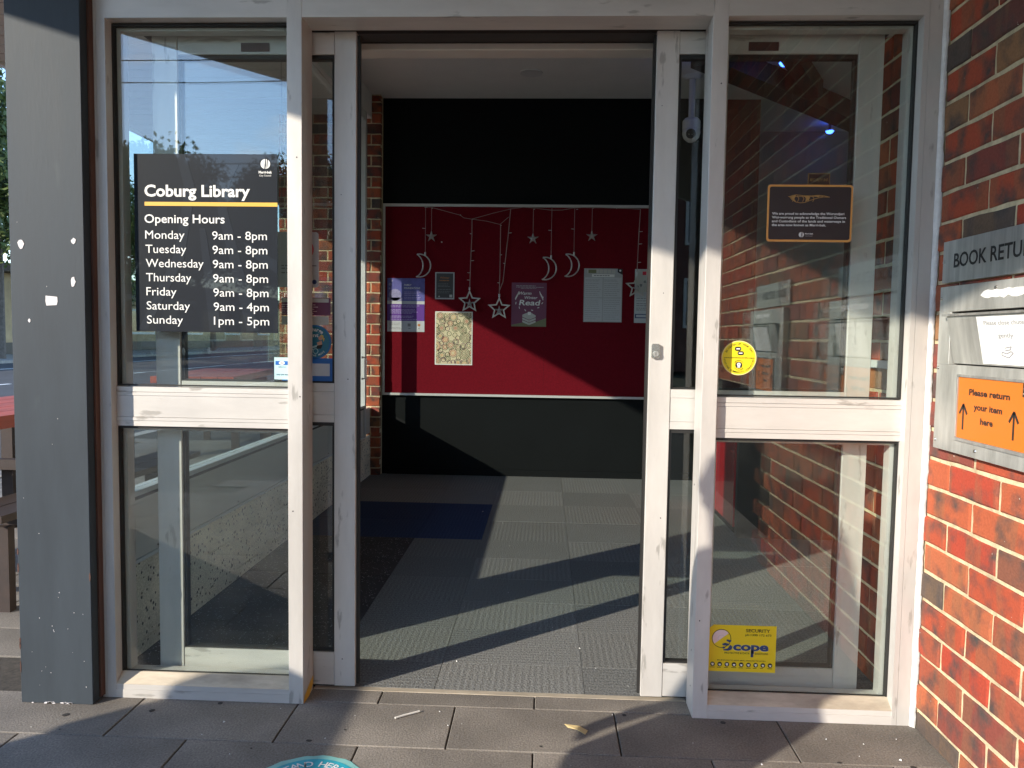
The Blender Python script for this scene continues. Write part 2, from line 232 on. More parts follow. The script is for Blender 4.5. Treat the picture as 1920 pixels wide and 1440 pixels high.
# ---------------------------------------------------------------- helpers
def tag(o, label=None, cat=None, group=None, kind=None):
    if label: o['label'] = label
    if cat: o['category'] = cat
    if group: o['group'] = group
    if kind: o['kind'] = kind
    return o
def thing(name, loc, label, cat, group=None):
    o = bpy.data.objects.new(name, None); COL.objects.link(o); o.location = loc; o.empty_display_size = .1
    return tag(o, label, cat, group)
def rootloc(p):
    v = Vector((0, 0, 0))
    while p: v += p.location; p = p.parent
    return v
def link(name, me, m, parent=None):
    """me is in world coordinates"""
    if m is not None:
        me.materials.clear(); me.materials.append(m if not isinstance(m, str) else Mt[m])
    if parent:
        v = rootloc(parent)
        if v.length > 1e-9: me.transform(Matrix.Translation(-v))
    o = bpy.data.objects.new(name, me); COL.objects.link(o)
    if parent: o.parent = parent
    return o
class MB:
    def __init__(s): s.v = []; s.f = []; s.sm = False
    def add(s, vs, fs):
        n = len(s.v); s.v += [tuple(v) for v in vs]; s.f += [tuple(i+n for i in f) for f in fs]; return s
    def box(s, x0, x1, y0, y1, z0, z1):
        if x0 > x1: x0, x1 = x1, x0
        if y0 > y1: y0, y1 = y1, y0
        if z0 > z1: z0, z1 = z1, z0
        return s.add([(x0,y0,z0),(x1,y0,z0),(x1,y1,z0),(x0,y1,z0),(x0,y0,z1),(x1,y0,z1),(x1,y1,z1),(x0,y1,z1)],
                     [(0,3,2,1),(4,5,6,7),(0,1,5,4),(1,2,6,5),(2,3,7,6),(3,0,4,7)])
    def tube(s, pts, r, n=6, cap=True):
        pts = [Vector(p) for p in pts]; rr = r if isinstance(r, (list, tuple)) else [r]*len(pts); rings = []
        base = len(s.v); vs = []
        for i, p in enumerate(pts):
            d = (pts[min(i+1, len(pts)-1)] - pts[max(i-1, 0)]); d = d.normalized() if d.length > 1e-9 else Vector((0,0,1))
            a = d.cross(Vector((0,0,1)) if abs(d.z) < .9 else Vector((0,1,0))).normalized(); b = d.cross(a)
            for k in range(n):
                t = 2*PI*k/n; vs.append(p + (a*math.cos(t) + b*math.sin(t))*rr[i])
        fs = []
        for i in range(len(pts)-1):
            for k in range(n):
                fs.append((i*n+k, i*n+(k+1)%n, (i+1)*n+(k+1)%n, (i+1)*n+k))
        if cap: fs += [tuple(range(n-1, -1, -1)), tuple(range((len(pts)-1)*n, len(pts)*n))]
        return s.add(vs, fs)
    def prism(s, poly, h0, h1, axis='z'):
        """poly list of 2-D points, extruded along axis"""
        n = len(poly)
        mk = {'z': lambda a, b, h: (a, b, h), 'y': lambda a, b, h: (a, h, b), 'x': lambda a, b, h: (h, a, b)}[axis]
        vs = [mk(a, b, h0) for a, b in poly] + [mk(a, b, h1) for a, b in poly]
        return s.add(vs, [tuple(range(n-1, -1, -1)), tuple(range(n, 2*n))] + [(i, (i+1)%n, n+(i+1)%n, n+i) for i in range(n)])
    def build(s, name, m, parent=None, smooth=False, bevel=0):
        me = bpy.data.meshes.new(name); me.from_pydata(s.v, [], s.f); me.update()
        bm = bmesh.new(); bm.from_mesh(me)
        bmesh.ops.recalc_face_normals(bm, faces=bm.faces)
        if bevel: bmesh.ops.bevel(bm, geom=bm.edges[:], offset=bevel, segments=1, affect='EDGES', clamp_overlap=True)
        bm.to_mesh(me); bm.free()
        if smooth:
            for p in me.polygons: p.use_smooth = True
        return link(name, me, m, parent)
def B(name, m, parent, *b, bevel=0):
    return MB().box(*b).build(name, m, parent, bevel=bevel)
def bool_holes(): pass

# frames for flat graphics: (u, v, w) -> world
class Fr:
    def __init__(s, o, u, v, n): s.o, s.u, s.v, s.n = map(Vector, (o, u, v, n))
    def p(s, u, v, w=0): return s.o + s.u*u + s.v*v + s.n*w
def facade(y): return Fr((0, y, 0), (1, 0, 0), (0, 0, 1), (0, -1, 0))
def flat(fr, name, m, parent, polys, w=.001, t=.0008):
    """polygons (lists of (u,v)) as thin slabs whose top is at height w"""
    b = MB()
    for poly in polys:
        n = len(poly); vs = [fr.p(a, c, w-t) for a, c in poly] + [fr.p(a, c, w) for a, c in poly]
        b.add(vs, [tuple(range(n-1, -1, -1)), tuple(range(n, 2*n))] + [(i, (i+1)%n, n+(i+1)%n, n+i) for i in range(n)])
    o = b.build(name, m, parent)
    if len(polys) > 2: o['kind'] = 'stuff'      # print made of many small strokes
    return o
def rect(u0, u1, v0, v1): return [(u0, v0), (u1, v0), (u1, v1), (u0, v1)]
def rrect(u0, u1, v0, v1, r, n=5):
    out = []
    for cx, cy, a in ((u1-r, v0+r, -PI/2), (u1-r, v1-r, 0), (u0+r, v1-r, PI/2), (u0+r, v0+r, PI)):
        for k in range(n+1): t = a + PI/2*k/n; out.append((cx+r*math.cos(t), cy+r*math.sin(t)))
    return out
def disc(u, v, r, n=24, ry=None): return [(u+r*math.cos(2*PI*k/n), v+(ry or r)*math.sin(2*PI*k/n)) for k in range(n)]
def ring(u, v, r0, r1, n=24, a0=0, a1=2*PI):
    q = []
    for k in range(n):
        a, b = a0+(a1-a0)*k/n, a0+(a1-a0)*(k+1)/n
        q.append([(u+r0*math.cos(a), v+r0*math.sin(a)), (u+r1*math.cos(a), v+r1*math.sin(a)), (u+r1*math.cos(b), v+r1*math.sin(b)), (u+r0*math.cos(b), v+r0*math.sin(b))])
    return q
def stroke(a, b, wd):
    (x0, y0), (x1, y1) = a, b; l = math.hypot(x1-x0, y1-y0) or 1; nx, ny = -(y1-y0)/l*wd/2, (x1-x0)/l*wd/2
    return [(x0-nx, y0-ny), (x1-nx, y1-ny), (x1+nx, y1+ny), (x0+nx, y0+ny)]
_tc = {}
def text_mesh(s, bold):
    k = (s, bold)
    if k not in _tc:
        cu = bpy.data.curves.new('t', 'FONT'); cu.body = s; cu.size = 1; cu.resolution_u = 3; cu.offset = bold; cu.extrude = 0
        ob = bpy.data.objects.new('t', cu); COL.objects.link(ob); bpy.context.view_layer.update()
        me = bpy.data.meshes.new_from_object(ob); vs = [v.co.copy() for v in me.vertices]; fs = [tuple(p.vertices) for p in me.polygons]
        bpy.data.objects.remove(ob); bpy.data.curves.remove(cu); bpy.data.meshes.remove(me)
        _tc[k] = (vs, fs)
    return _tc[k]
def text(fr, s, m, parent, u0, u1, vb, h=None, bold=0, w=.0016, center=False, shear=0, name='lettering'):
    """text from u0 to u1 on baseline vb; h = cap height (built-in caps are about 0.73 high at size 1)"""
    vs, fs = text_mesh(s, bold)
    xa, xb = min(v.x for v in vs), max(v.x for v in vs); sx = (u1-u0)/(xb-xa); sy = h/.73 if h else sx
    b = MB(); b.add([fr.p(u0+(v.x-xa)*sx+shear*v.y*sy, vb+v.y*sy, w) for v in vs], fs)
    me = bpy.data.meshes.new(name); me.from_pydata(b.v, [], b.f); me.update()
    o = link(name, me, m, parent)
    if fs:
        n = me.polygons[0].normal
        if n.dot(fr.n) < 0: me.flip_normals()
    return o
def arc_text(fr, s, m, parent, cu_, cv, r, a_mid, span, h, top=True, bold=.01, w=.0016):
    """letters set round a circle"""
    b = MB(); n = len(s)
    for i, ch in enumerate(s):
        if ch == ' ': continue
        a = a_mid + (-(i-(n-1)/2) if top else (i-(n-1)/2)) * span/n
        vs, fs = text_mesh(ch, bold); xa, xb = min(v.x for v in vs), max(v.x for v in vs); sc = h/.73
        rot = a - PI/2 if top else a + PI/2
        for v in [0]:
            pts = []
            for q in vs:
                x = (q.x-(xa+xb)/2)*sc; y = (q.y-.36)*sc
                pts.append(fr.p(cu_+r*math.cos(a)+x*math.cos(rot)-y*math.sin(rot), cv+r*math.sin(a)+x*math.sin(rot)+y*math.cos(rot), w))
            b.add(pts, fs)
    me = bpy.data.meshes.new('lettering'); me.from_pydata(b.v, [], b.f); me.update()
    return link('lettering', me, m, parent)
def greek(fr, parent, m, u0, u1, rows, wd=.004, w=.0014, name='text_lines'):
    """unreadable small print: rows of short dashes like words"""
    q = []
    for v in rows:
        u = u0; e = u0 + (u1-u0)*random.uniform(.7, 1)
        while u < e - .004:
            l = min(random.uniform(.008, .03), e-u); q.append(rect(u, u+l, v, v+wd)); u += l+.004
    return flat(fr, name, m, parent, q, w)

# ---------------------------------------------------------------- bricks
def brick_proto(L, H, D, seed):
    """one slightly uneven brick centred on its face; local x = along wall, y = depth, z = up"""
    rnd = random.Random(seed); c = .0035
    me = bpy.data.meshes.new('brick'); bm = bmesh.new()
    per = []; n = 3 if L > .12 else 2
    for k in range(n): per.append((-L/2+L*k/n, -H/2))
    for k in range(2): per.append((L/2, -H/2+H*k/2))
    for k in range(n): per.append((L/2-L*k/n, H/2))
    for k in range(2): per.append((-L/2, H/2-H*k/2))
    rows = [[], [], []]
    for (x, z) in per:
        jx, jz = rnd.uniform(-.0022, .0014), rnd.uniform(-.0024, .0014); sx, sz = (1 if x > 0 else -1), (1 if z > 0 else -1)
        X, Z = x+sx*jx, z+sz*jz; cc = c*rnd.uniform(.6, 1.7); ex = abs(abs(x)-L/2) < 1e-6; ez = abs(abs(z)-H/2) < 1e-6
        rows[0].append(bm.verts.new((X-(sx*cc if ex else 0), rnd.uniform(-.0008, .0006), Z-(sz*cc if ez else 0)))); rows[1].append(bm.verts.new((X, c, Z))); rows[2].append(bm.verts.new((X, D, Z)))
    m_ = len(per); bm.faces.new(rows[0])
    for a in (0, 1):
        for i in range(m_): bm.faces.new((rows[a][i], rows[a+1][i], rows[a+1][(i+1) % m_], rows[a][(i+1) % m_]))
    bmesh.ops.recalc_face_normals(bm, faces=bm.faces); bm.to_mesh(me); bm.free(); return me
_bp = {}
def brick_me(L, mname):
    key = (round(L, 3), mname, random.randrange(7))
    if key not in _bp:
        me = brick_proto(L, .076, .05, hash(key) & 0xffff); me.materials.append(Mt[mname]); _bp[key] = me
    return _bp[key]
def brick_wall(root, to_world, rotz, u0, u1, zt, joint_odd, joint_even, mname='brick', holes=(), maxn=300, key=None):
    """bricks on a face; u runs along the wall; to_world(u,z)->location of brick face centre. Course k spans z=.061+.086(k-1) .. """
    items = []
    k = 0
    while True:
        zc0, zc1 = .061+.086*(k-1)+.005, .061+.086*k-.005
        if zc0 > zt: break
        z0, z1 = max(zc0, .0), min(zc1, zt)
        off = joint_odd if k % 2 == 0 else joint_even
        n0 = math.floor((u0-off)/.24)-1
        for n in range(n0, n0+200):
            a, b = off+.24*n+.0052, off+.24*(n+1)-.0052
            if a > u1: break
            a, b = max(a, u0), min(b, u1)
            if b-a < .02: continue
            um, zm = (a+b)/2, (z0+z1)/2
            if any(h[0] < um < h[1] and h[2] < zm < h[3] for h in holes): continue
            items.append((um, zm, b-a, z1-z0))
        k += 1
    if key: items.sort(key=key)
    for um, zm, L, H in items[:maxn]:
        o = bpy.data.objects.new('brick', brick_me(L, mname)); COL.objects.link(o); o.parent = root
        p = Vector(to_world(um, zm)) - rootloc(root); nj = random.uniform(-.0015, .002)
        o.location = p + Vector((math.sin(rotz)*-nj, math.cos(rotz)*nj, 0)); o.rotation_euler = (0, 0, rotz)
        o.scale = (1, 1, H/.076)
    if items[maxn:]:
        b = MB(); R = Matrix.Rotation(rotz, 4, 'Z')
        for um, zm, L, H in items[maxn:]:
            p = Vector(to_world(um, zm))
            vs = [p + R @ Vector(q) for q in ((-L/2,0,-H/2),(L/2,0,-H/2),(L/2,0,H/2),(-L/2,0,H/2),(-L/2,.05,-H/2),(L/2,.05,-H/2),(L/2,.05,H/2),(-L/2,.05,H/2))]
            b.add(vs, [(0,1,2,3),(0,4,5,1),(1,5,6,2),(2,6,7,3),(3,7,4,0)])
        o = b.build('upper_bricks', mname if mname != 'brick' else 'brickj', root); o['kind'] = 'stuff'

#==================================================================== GROUND
gp = MB().add([(-400,-400,-.16),(400,-400,-.16),(400,400,-.16),(-400,400,-.16)], [(0,1,2,3)]).build('ground', 'ground'); tag(gp, kind='structure')
rd = MB().box(-20.5, -4.75, -150, 150, -.3, -.11).build('road', 'asphalt'); tag(rd, kind='structure')
q = []
for Y in range(-60, 80, 6): q.append((-12.7, -12.58, Y, Y+3))
b = MB()
for a in q: b.box(a[0], a[1], a[2], a[3], -.109, -.104)
b.box(-7.4, -7.28, -150, 150, -.109, -.104); b.box(-17.6, -17.48, -150, 150, -.109, -.104)
o = b.build('lane_marking', 'linew', rd)
kb = MB().box(-4.749, -4.6, -150, 150, -.3, -.004).build('kerb', 'kerb'); tag(kb, kind='structure')
kb2 = MB().box(-20.65, -20.501, -150, 150, -.3, 0).build('kerb', 'kerb'); tag(kb2, kind='structure')
fp = MB().box(-25.9, -20.651, -150, 150, -.3, -.006).build('far_footpath', 'kerb'); tag(fp, kind='structure')
# pavement of charcoal pavers, each laid on a bed
bed = MB().box(-4.599, 8, -9, .128, -.3, -.006).box(-4.599, -1.62, .128, 30, -.3, -.006).build('pavement', 'joint'); tag(bed, kind='structure')
_pm = {}
def paver(x0, x1, y0, y1):
    L, Wd = round(x1-x0, 4), round(y1-y0, 4); key = (L, Wd)
    if key not in _pm:
        m_ = MB().box(-L/2, L/2, -Wd/2, Wd/2, -.03, 0); me = bpy.data.meshes.new('paver'); me.from_pydata(m_.v, [], m_.f)
        bm = bmesh.new(); bm.from_mesh(me); bmesh.ops.recalc_face_normals(bm, faces=bm.faces)
        es = [e for e in bm.edges if all(v.co.z > -.001 for v in e.verts)]; bmesh.ops.bevel(bm, geom=es, offset=.0018, segments=1, affect='EDGES'); bm.to_mesh(me); bm.free()
        me.materials.append(Mt['paver']); _pm[key] = me
    o = bpy.data.objects.new('paver', _pm[key]); COL.objects.link(o); o.parent = bed; o.location = ((x0+x1)/2, (y0+y1)/2, random.uniform(-.0007, .0007))
    return o
G = .0022; allp = []
for k in range(-14, 42):
    y0, y1 = .02+.25*k, .27+.25*k
    off = -.265 if k % 2 else -.015
    if y0 > 5.6: continue
    for n in range(-12, 14):
        x0 = off+.5*n; x1 = x0+.5
        if k >= 0:
            if x0 > -1.64: continue
            xe = min(x1, -1.64) if k > 0 else x1
        else: xe = x1
        if x0 < -4.59 or x0 > 2.4: continue
        if y0 < -3.0 and n % 1 == 0 and (x0 < -2.6 or y0 < -3.5): continue
        if y0 > 2.6 and x0 > -1.7: continue
        allp.append((max(x0, -4.59)+G, xe-G, y0+G, min(y1, 9)-G))
for n in range(-3, 4):     # cut threshold row up to the carpet edge
    x0 = -.015+.5*n; x1 = x0+.5
    if x0 > -1.66 and x0 < 1.1: allp.append((max(x0, -1.64 if n == -3 else x0)+G, min(x1, 1.14)-G, .02+G, .125))
allp = [a for a in allp if not (a[2] > 0 and a[1] > -1.63 and a[3] > .2)]
allp.sort(key=lambda a: math.hypot((a[0]+a[1])/2, (a[2]+a[3])/2+1.6))
for a in allp[:300]: paver(*a)
b = MB()
for a in allp[300:]: b.box(a[0], a[1], a[2], a[3], -.03, -.0005)
o = b.build('outer_pavers', 'paver', bed); o['kind'] = 'stuff'

#==================================================================== INTERIOR SHELL
fl = MB().box(-1.449, 6.4, .13, 5.5, -.3, -.012).build('floor', 'joint'); tag(fl, kind='structure')
_cm = {}
def ctile(x0, x1, y0, y1, mn):
    key = (round(x1-x0, 3), round(y1-y0, 3), mn)
    if key not in _cm:
        L, Wd = x1-x0, y1-y0; m_ = MB().box(-L/2, L/2, -Wd/2, Wd/2, -.011, 0); me = bpy.data.meshes.new('carpet_tile'); me.from_pydata(m_.v, [], m_.f)
        bm = bmesh.new(); bm.from_mesh(me); bmesh.ops.recalc_face_normals(bm, faces=bm.faces); bm.to_mesh(me); bm.free(); me.materials.append(Mt[mn]); _cm[key] = me
    o = bpy.data.objects.new('carpet_tile', _cm[key]); COL.objects.link(o); o.parent = fl; o.location = ((x0+x1)/2, (y0+y1)/2, random.uniform(-.0006, .0008))
xs = [-1.448, -.74, -.35, .15, .65, 1.15, 1.65, 2.15, 2.65, 3.4, 4.4, 6.4]
ys = [.131, .34, .66, .98, 1.3, 1.64, 2.0, 2.45, 2.93, 3.4, 4.02]
rnd = random.Random(5)
for i in range(len(xs)-1):
    for j in range(len(ys)-1):
        x0, x1, y0, y1 = xs[i], xs[i+1], ys[j], ys[j+1]
        mn = ('carpet_x', 'carpet_y')[(i+j) % 2]
        if i == 0: mn = 'gritmat' if y1 <= 2.0 else 'carpet_x'
        if i < 2 and 2.0 <= y0 < 2.9: mn = 'carpet_blue'
        ctile(x0+.0008, x1-.0008, y0+.0008, y1-.0008, mn)
ce = MB().box(-1.449, 6.4, .32, 5.6, 3.13, 3.2).build('ceiling', 'ceiling'); tag(ce, kind='structure')
bw = MB().box(-2.22, 1.36, 4.03, 4.2, 0, 3.2).build('interior_wall', 'black'); tag(bw, 'charcoal black painted back wall behind the red pinboard', 'wall')
MB().box(-1.329, 1.36, 4.012, 4.0295, .0, .055).build('skirting', 'black', bw)
rw = MB().box(1.72, 6.5, 5.0, 5.2, 0, 3.13).box(6.4, 6.5, .1, 5.0, 0, .8).box(1.72, 1.74, 4.2, 5.0, 0, 3.13).build('interior_wall', 'pale'); tag(rw, 'pale library wall seen past the black wall through the right door leaf', 'wall')
fill_window = thing('window', (6.45, 2.5, .8), 'wide unseen window added at the far right end to brighten the interior', 'window')  # unseen opening, added so sky light reaches the right-hand ceiling
for y0, y1 in ((.12, 1.7), (1.75, 3.3), (3.35, 4.98)): B('glass_pane', 'glass3', fill_window, 6.44, 6.446, y0, y1, .84, 3.09)
MB().box(6.41, 6.48, .1, 5.0, .802, .838).build('sill', 'white_frame', fill_window)
rw2 = MB().box(1.362, 1.718, 4.05, 4.22, 0, 3.13).build('interior_wall', 'darkbrick'); tag(rw2, 'narrow dark brick wall between the black wall and the pale library wall', 'wall')
rw3 = MB().box(1.40, 6.5, .02, .12, 0, 3.13).build('interior_wall', 'darkbrick'); tag(rw3, 'library front wall beyond the brick return, hidden behind the outside wall', 'wall')
# roof slab over everything
rf = MB().box(-1.449, 7, .02, 12, 3.22, 3.5).build('roof_slab', 'soffit'); tag(rf, 'flat roof slab above the library foyer ceiling', 'roof')
# entrance head beam behind the transom and door operator
ob_ = thing('door_operator_box', (0, .2, 2.14), 'long dark door operator box above the open doorway', 'door operator')
MB().box(-1.33, 1.06, .16, .30, 2.138, 2.30).build('housing', 'steel_d', ob_)
MB().box(-1.33, 1.06, .235, .31, 2.114, 2.1375).build('cover_strip', 'panel', ob_, bevel=.003)
MB().box(-1.447, 1.146, .302, .36, 2.2, 3.215).build('bulkhead', 'ceiling', ob_)

# right brick wall: outside part and inside part
WX = 1.148
wo = thing('brick_wall', (WX+.1, -1.1, 0), 'sunlit red brick wall outside carrying the book return, right of the entrance', 'brick wall')
MB().box(WX+.0055, WX+.24, -1.46, .02, 0, 3.0).box(WX+.0055, WX+.24, -3.4, -1.46, .92, 3.0).build('mortar', 'mortar', wo)
MB().box(WX+.20, WX+.24, -3.4, -1.462, 0, .918).build('alcove_back', 'black', wo)
brick_wall(wo, lambda u, z: (WX, -u, z), -PI/2, .0, 3.4, 2.97, .25-.24*2, .13-.24*2, 'brick', holes=((1.46, 3.5, 0, .92),), maxn=290, key=lambda t: t[0]*1.2+max(0, abs(t[1]-1.1)-.9))
wi = thing('brick_wall', (WX+.1, .8, 0), 'short red brick return wall inside the foyer behind the right door leaf', 'brick wall')
MB().box(WX+.0055, WX+.24, .105, .665, 0, 3.13).build('mortar', 'mortar', wi)
brick_wall(wi, lambda u, z: (WX, -u, z), -PI/2, -.66, -.105, 3.12, .25-.24*8, .13-.24*8, 'bricki', maxn=280)
# back-left brick pier, its face looking at the door
bp_ = thing('brick_wall', (-1.85, 3.95, 0), 'brick pier at the far end of the glass side screen, left of the black wall', 'brick wall')
MB().box(-2.22, -1.3745, 3.9355, 4.0295, -.0, 3.2).build('mortar', 'mortar', bp_)
brick_wall(bp_, lambda u, z: (u, 3.93, z), 0, -2.22, -1.373, 3.12, -1.452-.24*7, -1.572-.24*7, 'bricki', maxn=290, key=lambda t: -t[0])
# second, rail-mounted sunlit conduit on the inner wall
cd = thing('conduit', (1.13, .36, 1.1), 'short white conduit fixed across the brick wall inside behind the right sidelight', 'conduit')
MB().box(1.122, 1.146, .16, .62, 1.088, 1.114).build('trunking', 'camwhite', cd, bevel=.002)

#==================================================================== ENTRANCE FRAME
ef = thing('entrance_frame', (0, .05, 0), 'fixed aluminium frame with sidelights around the open library doorway', 'shopfront frame')
A, AH = 'alu', 'aluh'
bv = .0012
MB().box(-1.406, -1.3862, 0, .1, 0, 2.97).box(-1.3852, -1.357, .0, .1, 0, 2.97).box(-1.388, -1.383, .003, .09, 0, 2.97).build('jamb', A, ef)
MB().box(1.083, 1.0975, 0, .1, 0, 2.97).box(1.0985, 1.136, .0, .1, 0, 2.97).box(1.095, 1.101, .003, .09, 0, 2.97).build('jamb', A, ef)
B('mullion', A, ef, -.795, -.7487, -.001, .1, 0, 2.97, bevel=bv)
B('mullion', A, ef, .4757, .5218, -.001, .1, 0, 2.97, bevel=bv)
for x0, x1 in ((-1.357, -.795), (-.7487, .4757), (.5218, 1.083)):
    MB().box(x0, x1, .0, .1, 2.1248, 2.180).build('transom', AH, ef)
    MB().box(x0, x1, .0, .1, 2.90, 2.97).build('head_rail', AH, ef)
    g = MB().box(x0+.008, x1-.008, .045, .051, 2.185, 2.895).build('glass_pane', 'glass', ef)
    MB().box(x0, x1, .038, .058, 2.180, 2.186).box(x0, x1, .038, .058, 2.893, 2.8995).build('gasket', 'rubber', ef)
for x0, x1 in ((-1.357, -.795), (.5218, 1.083)):
    # mid rail with fine grooves, set back from the jambs
    b = MB()
    for z0, z1, yy in ((.875, .8918, .0285), (.8928, .903, .0272), (.904, .9715, .0288), (.9725, .983, .0272), (.984, 1.0, .0278)):
        b.box(x0, x1, yy, .062, z0, z1)
    b.build('mid_rail', AH, ef)
    MB().box(x0, x1, 0, .038, 0, .027).box(x0, x1, .0015, .038, .0275, .0435).build('sill', AH, ef)
    MB().prism([(.0015, .0437), (.0395, .0437), (.0395, .072), (.034, .072)], x0, x1, 'x').build('sill_slope', 'alud', ef)
    MB().box(x0, x1, .056, .1, 0, .064).build('inner_sill', AH, ef)
    for z0, z1 in ((.066, .872), (1.003, 2.1218)):
        s = MB(); gx0, gx1 = x0+.0, x1-.0
        s.box(gx0, gx0+.005, .036, .056, z0, z1).box(gx1-.005, gx1, .036, .056, z0, z1).box(gx0+.005, gx1-.005, .037, .055, z0, z0+.004).box(gx0+.005, gx1-.005, .037, .055, z1-.006, z1)
        s.build('gasket', 'rubber', ef)
        s = MB(); s.box(gx0+.0005, gx0+.0165, .058, .098, z0, z1).box(gx1-.0165, gx1-.0005, .058, .098, z0, z1).box(gx0+.0165, gx1-.0165, .058, .097, z1-.014, z1-.0005).build('glazing_bead', A, ef)
        B('glass_pane', 'glass', ef, gx0+.004, gx1-.004, .0445, .0505, z0+.003, z1-.003)
xf = Fr((-.7485, 0, 0), (0, 1, 0), (0, 0, 1), (1, 0, 0))
flat(xf, 'yellow_paint_mark', 'yellowbar', ef, [[(.002, .001), (.055, .001), (.095, .022), (.098, .05), (.05, .035), (.012, .02)]], .0016)
# white sealant bead to the brick wall, lumpy
b = MB(); rnd = random.Random(3); prev = None; pts = []
for i in range(180):
    z = 2.96*i/179; wd = .0085+.004*math.sin(z*9)+rnd.uniform(-.003, .0035)
    pts.append((1.1355, -.001+rnd.uniform(-.001, .001), z, WX+.0015-.002+wd*.1, -.010-wd*.6))
vs = []; fs = []
for x, y, z, x2, y2 in pts: vs += [(x, y, z), (x+.004, y-.004, z), (x2, y2, z), (x2+.003, .01, z)]
for i in range(len(pts)-1):
    for k in range(3): fs.append((i*4+k, i*4+k+1, i*4+k+5, i*4+k+4))
b.add(vs, fs); b.build('sealant', 'caulk', ef, smooth=True)
MB().box(1.136, 1.15, .003, .09, 0, 2.97).build('packer', 'caulk', ef)

# grey column, left
pl_ = thing('column', (-1.516, .065, 0), 'square grey painted column with torn paper scraps, left of the entrance', 'column')
MB().box(-1.633, -1.400, -.055, .185, .0, 2.96).build('shaft', 'pillar', pl_, bevel=.002)
MB().box(-1.3998, -1.3935, -.022, .0, .01, 2.95).box(-1.3998, -1.4062, .0005, .1, .01, 2.95).build('timber_strip', 'timber', pl_)
fp_ = facade(-.055)
def blob(cx, cz, rx, rz, seed, n=11):
    r_ = random.Random(seed); return [(cx+rx*math.cos(2*PI*k/n)*r_.uniform(.7, 1.15), cz+rz*math.sin(2*PI*k/n)*r_.uniform(.75, 1.15)) for k in range(n)]
for i, (cx, cz, rx, rz) in enumerate([(-1.597, 1.435, .010, .014), (-1.432, 1.445, .008, .009), (-1.436, 1.322, .0075, .016), (-1.576, 1.203, .004, .006)]):
    flat(fp_, 'paper_scrap', 'paper', pl_, [blob(cx, cz, rx, rz, i)], .0012)
flat(fp_, 'paper_scrap', 'paper', pl_, [[(-1.523, 1.279), (-1.487, 1.276), (-1.486, 1.262), (-1.489, 1.251), (-1.521, 1.249), (-1.524, 1.263)]], .0012)
q = []; rnd = random.Random(12)
for i in range(24):
    x = rnd.uniform(-1.625, -1.41); z = rnd.choice([rnd.uniform(.02, .35), rnd.uniform(.02, 1.9)]); r = rnd.uniform(.0005, .0014); q.append(blob(x, z, r, r*rnd.uniform(.6, 2.5), i, 6))
for i in range(12):
    x = rnd.uniform(-1.63, -1.41); q.append(blob(x, rnd.uniform(.001, .004), rnd.uniform(.003, .016), rnd.uniform(.0015, .005), 90+i, 7))
flat(fp_, 'paint_chips', 'paper', pl_, q, .0008)['kind'] = 'stuff'
q = [blob(-1.632, rnd.uniform(.05, .5), .0025, rnd.uniform(.006, .02), 40+i, 7) for i in range(5)] + [blob(-1.403, .41, .003, .014, 77, 7)]
flat(fp_, 'rust_chips', 'timber', pl_, q, .0009)['kind'] = 'stuff'

#==================================================================== SLIDING DOOR LEAVES
def leaf(name, x0, x1, sw0, sw1, label):
    t = thing(name, ((x0+x1)/2, .135, .01), label, 'sliding door', 'the two sliding door leaves')
    Y0, Y1 = .115, .157
    MB().box(x0, x0+sw0, Y0, Y1, .008, 2.128).build('stile', A, t, bevel=.0015)
    MB().box(x1-sw1, x1, Y0, Y1, .008, 2.128).build('stile', A, t, bevel=.0015)
    a, b_ = x0+sw0+.0008, x1-sw1-.0008
    MB().box(a, b_, Y0+.002, Y1-.002, 2.058, 2.126).build('top_rail', AH, t, bevel=.001)
    m_ = MB()
    for z0, z1, yy in ((.888, .9115, .0025), (.9123, .988, .0035), (.9888, 1.0155, .0025)): m_.box(a, b_, Y0+yy, Y1-yy, z0, z1)
    m_.build('mid_rail', AH, t)
    MB().box(a, b_, Y0+.002, Y1-.002, .010, .120).build('bottom_rail', AH, t, bevel=.001)
    m_ = MB()
    for z0, z1 in ((.1205, .8875), (1.016, 2.0575)):
        m_.box(a, a+.008, Y0+.008, Y1-.008, z0, z1).box(b_-.008, b_, Y0+.008, Y1-.008, z0, z1).box(a+.008, b_-.008, Y0+.008, Y1-.008, z1-.012, z1).box(a+.008, b_-.008, Y0+.008, Y1-.008, z0, z0+.005)
    m_.build('gasket', 'rubber', t)
    for z0, z1 in ((.1225, .8855), (1.018, 2.0555)): B('glass_pane', 'glass2', t, a+.004, b_-.004, .133, .139, z0, z1)
    return t
lf = leaf('sliding_door', -1.272, -.612, .082, .070, 'left sliding door leaf with round and blue stickers, slid open behind the sidelight')
rf_ = leaf('sliding_door', .330, 1.022, .070, .076, 'right sliding door leaf with a key lock, slid open behind the sidelight')
for t, x0 in ((lf, -.9815), (rf_, .6105)): B('name_plate', 'brownlabel', t, x0, x0+.091, .1135, .1168, 2.0665, 2.0925)
B('weather_strip', 'rubber', lf, -.6118, -.603, .128, .146, .012, 2.12); B('weather_strip', 'rubber', rf_, .321, .3298, .128, .146, .012, 2.12)
# key lock
lk = MB().prism(rrect(.336, .362, 1.114, 1.160, .006), .1035, .1146, 'y').build('lock', 'chrome', rf_, bevel=.002)
MB().tube([(.349, .1034, 1.128), (.349, .0985, 1.128)], .0085, 16).build('key_cylinder', 'steelv', lk)
MB().box(.3482, .3498, .0978, .0986, 1.123, 1.133).build('keyway', 'black_p', lk)
# inner pull handle seen edge-on on the left leaf
MB().tube([(-.6, .15, 1.03), (-.59, .158, 1.03), (-.59, .158, 1.10), (-.6, .15, 1.10)], .004, 8).build('pull_handle', 'wire', lf)
# threshold track and dirt line
MB().box(-.748, .475, .104, .128, -.006, .0015).build('threshold', 'alud', ef)

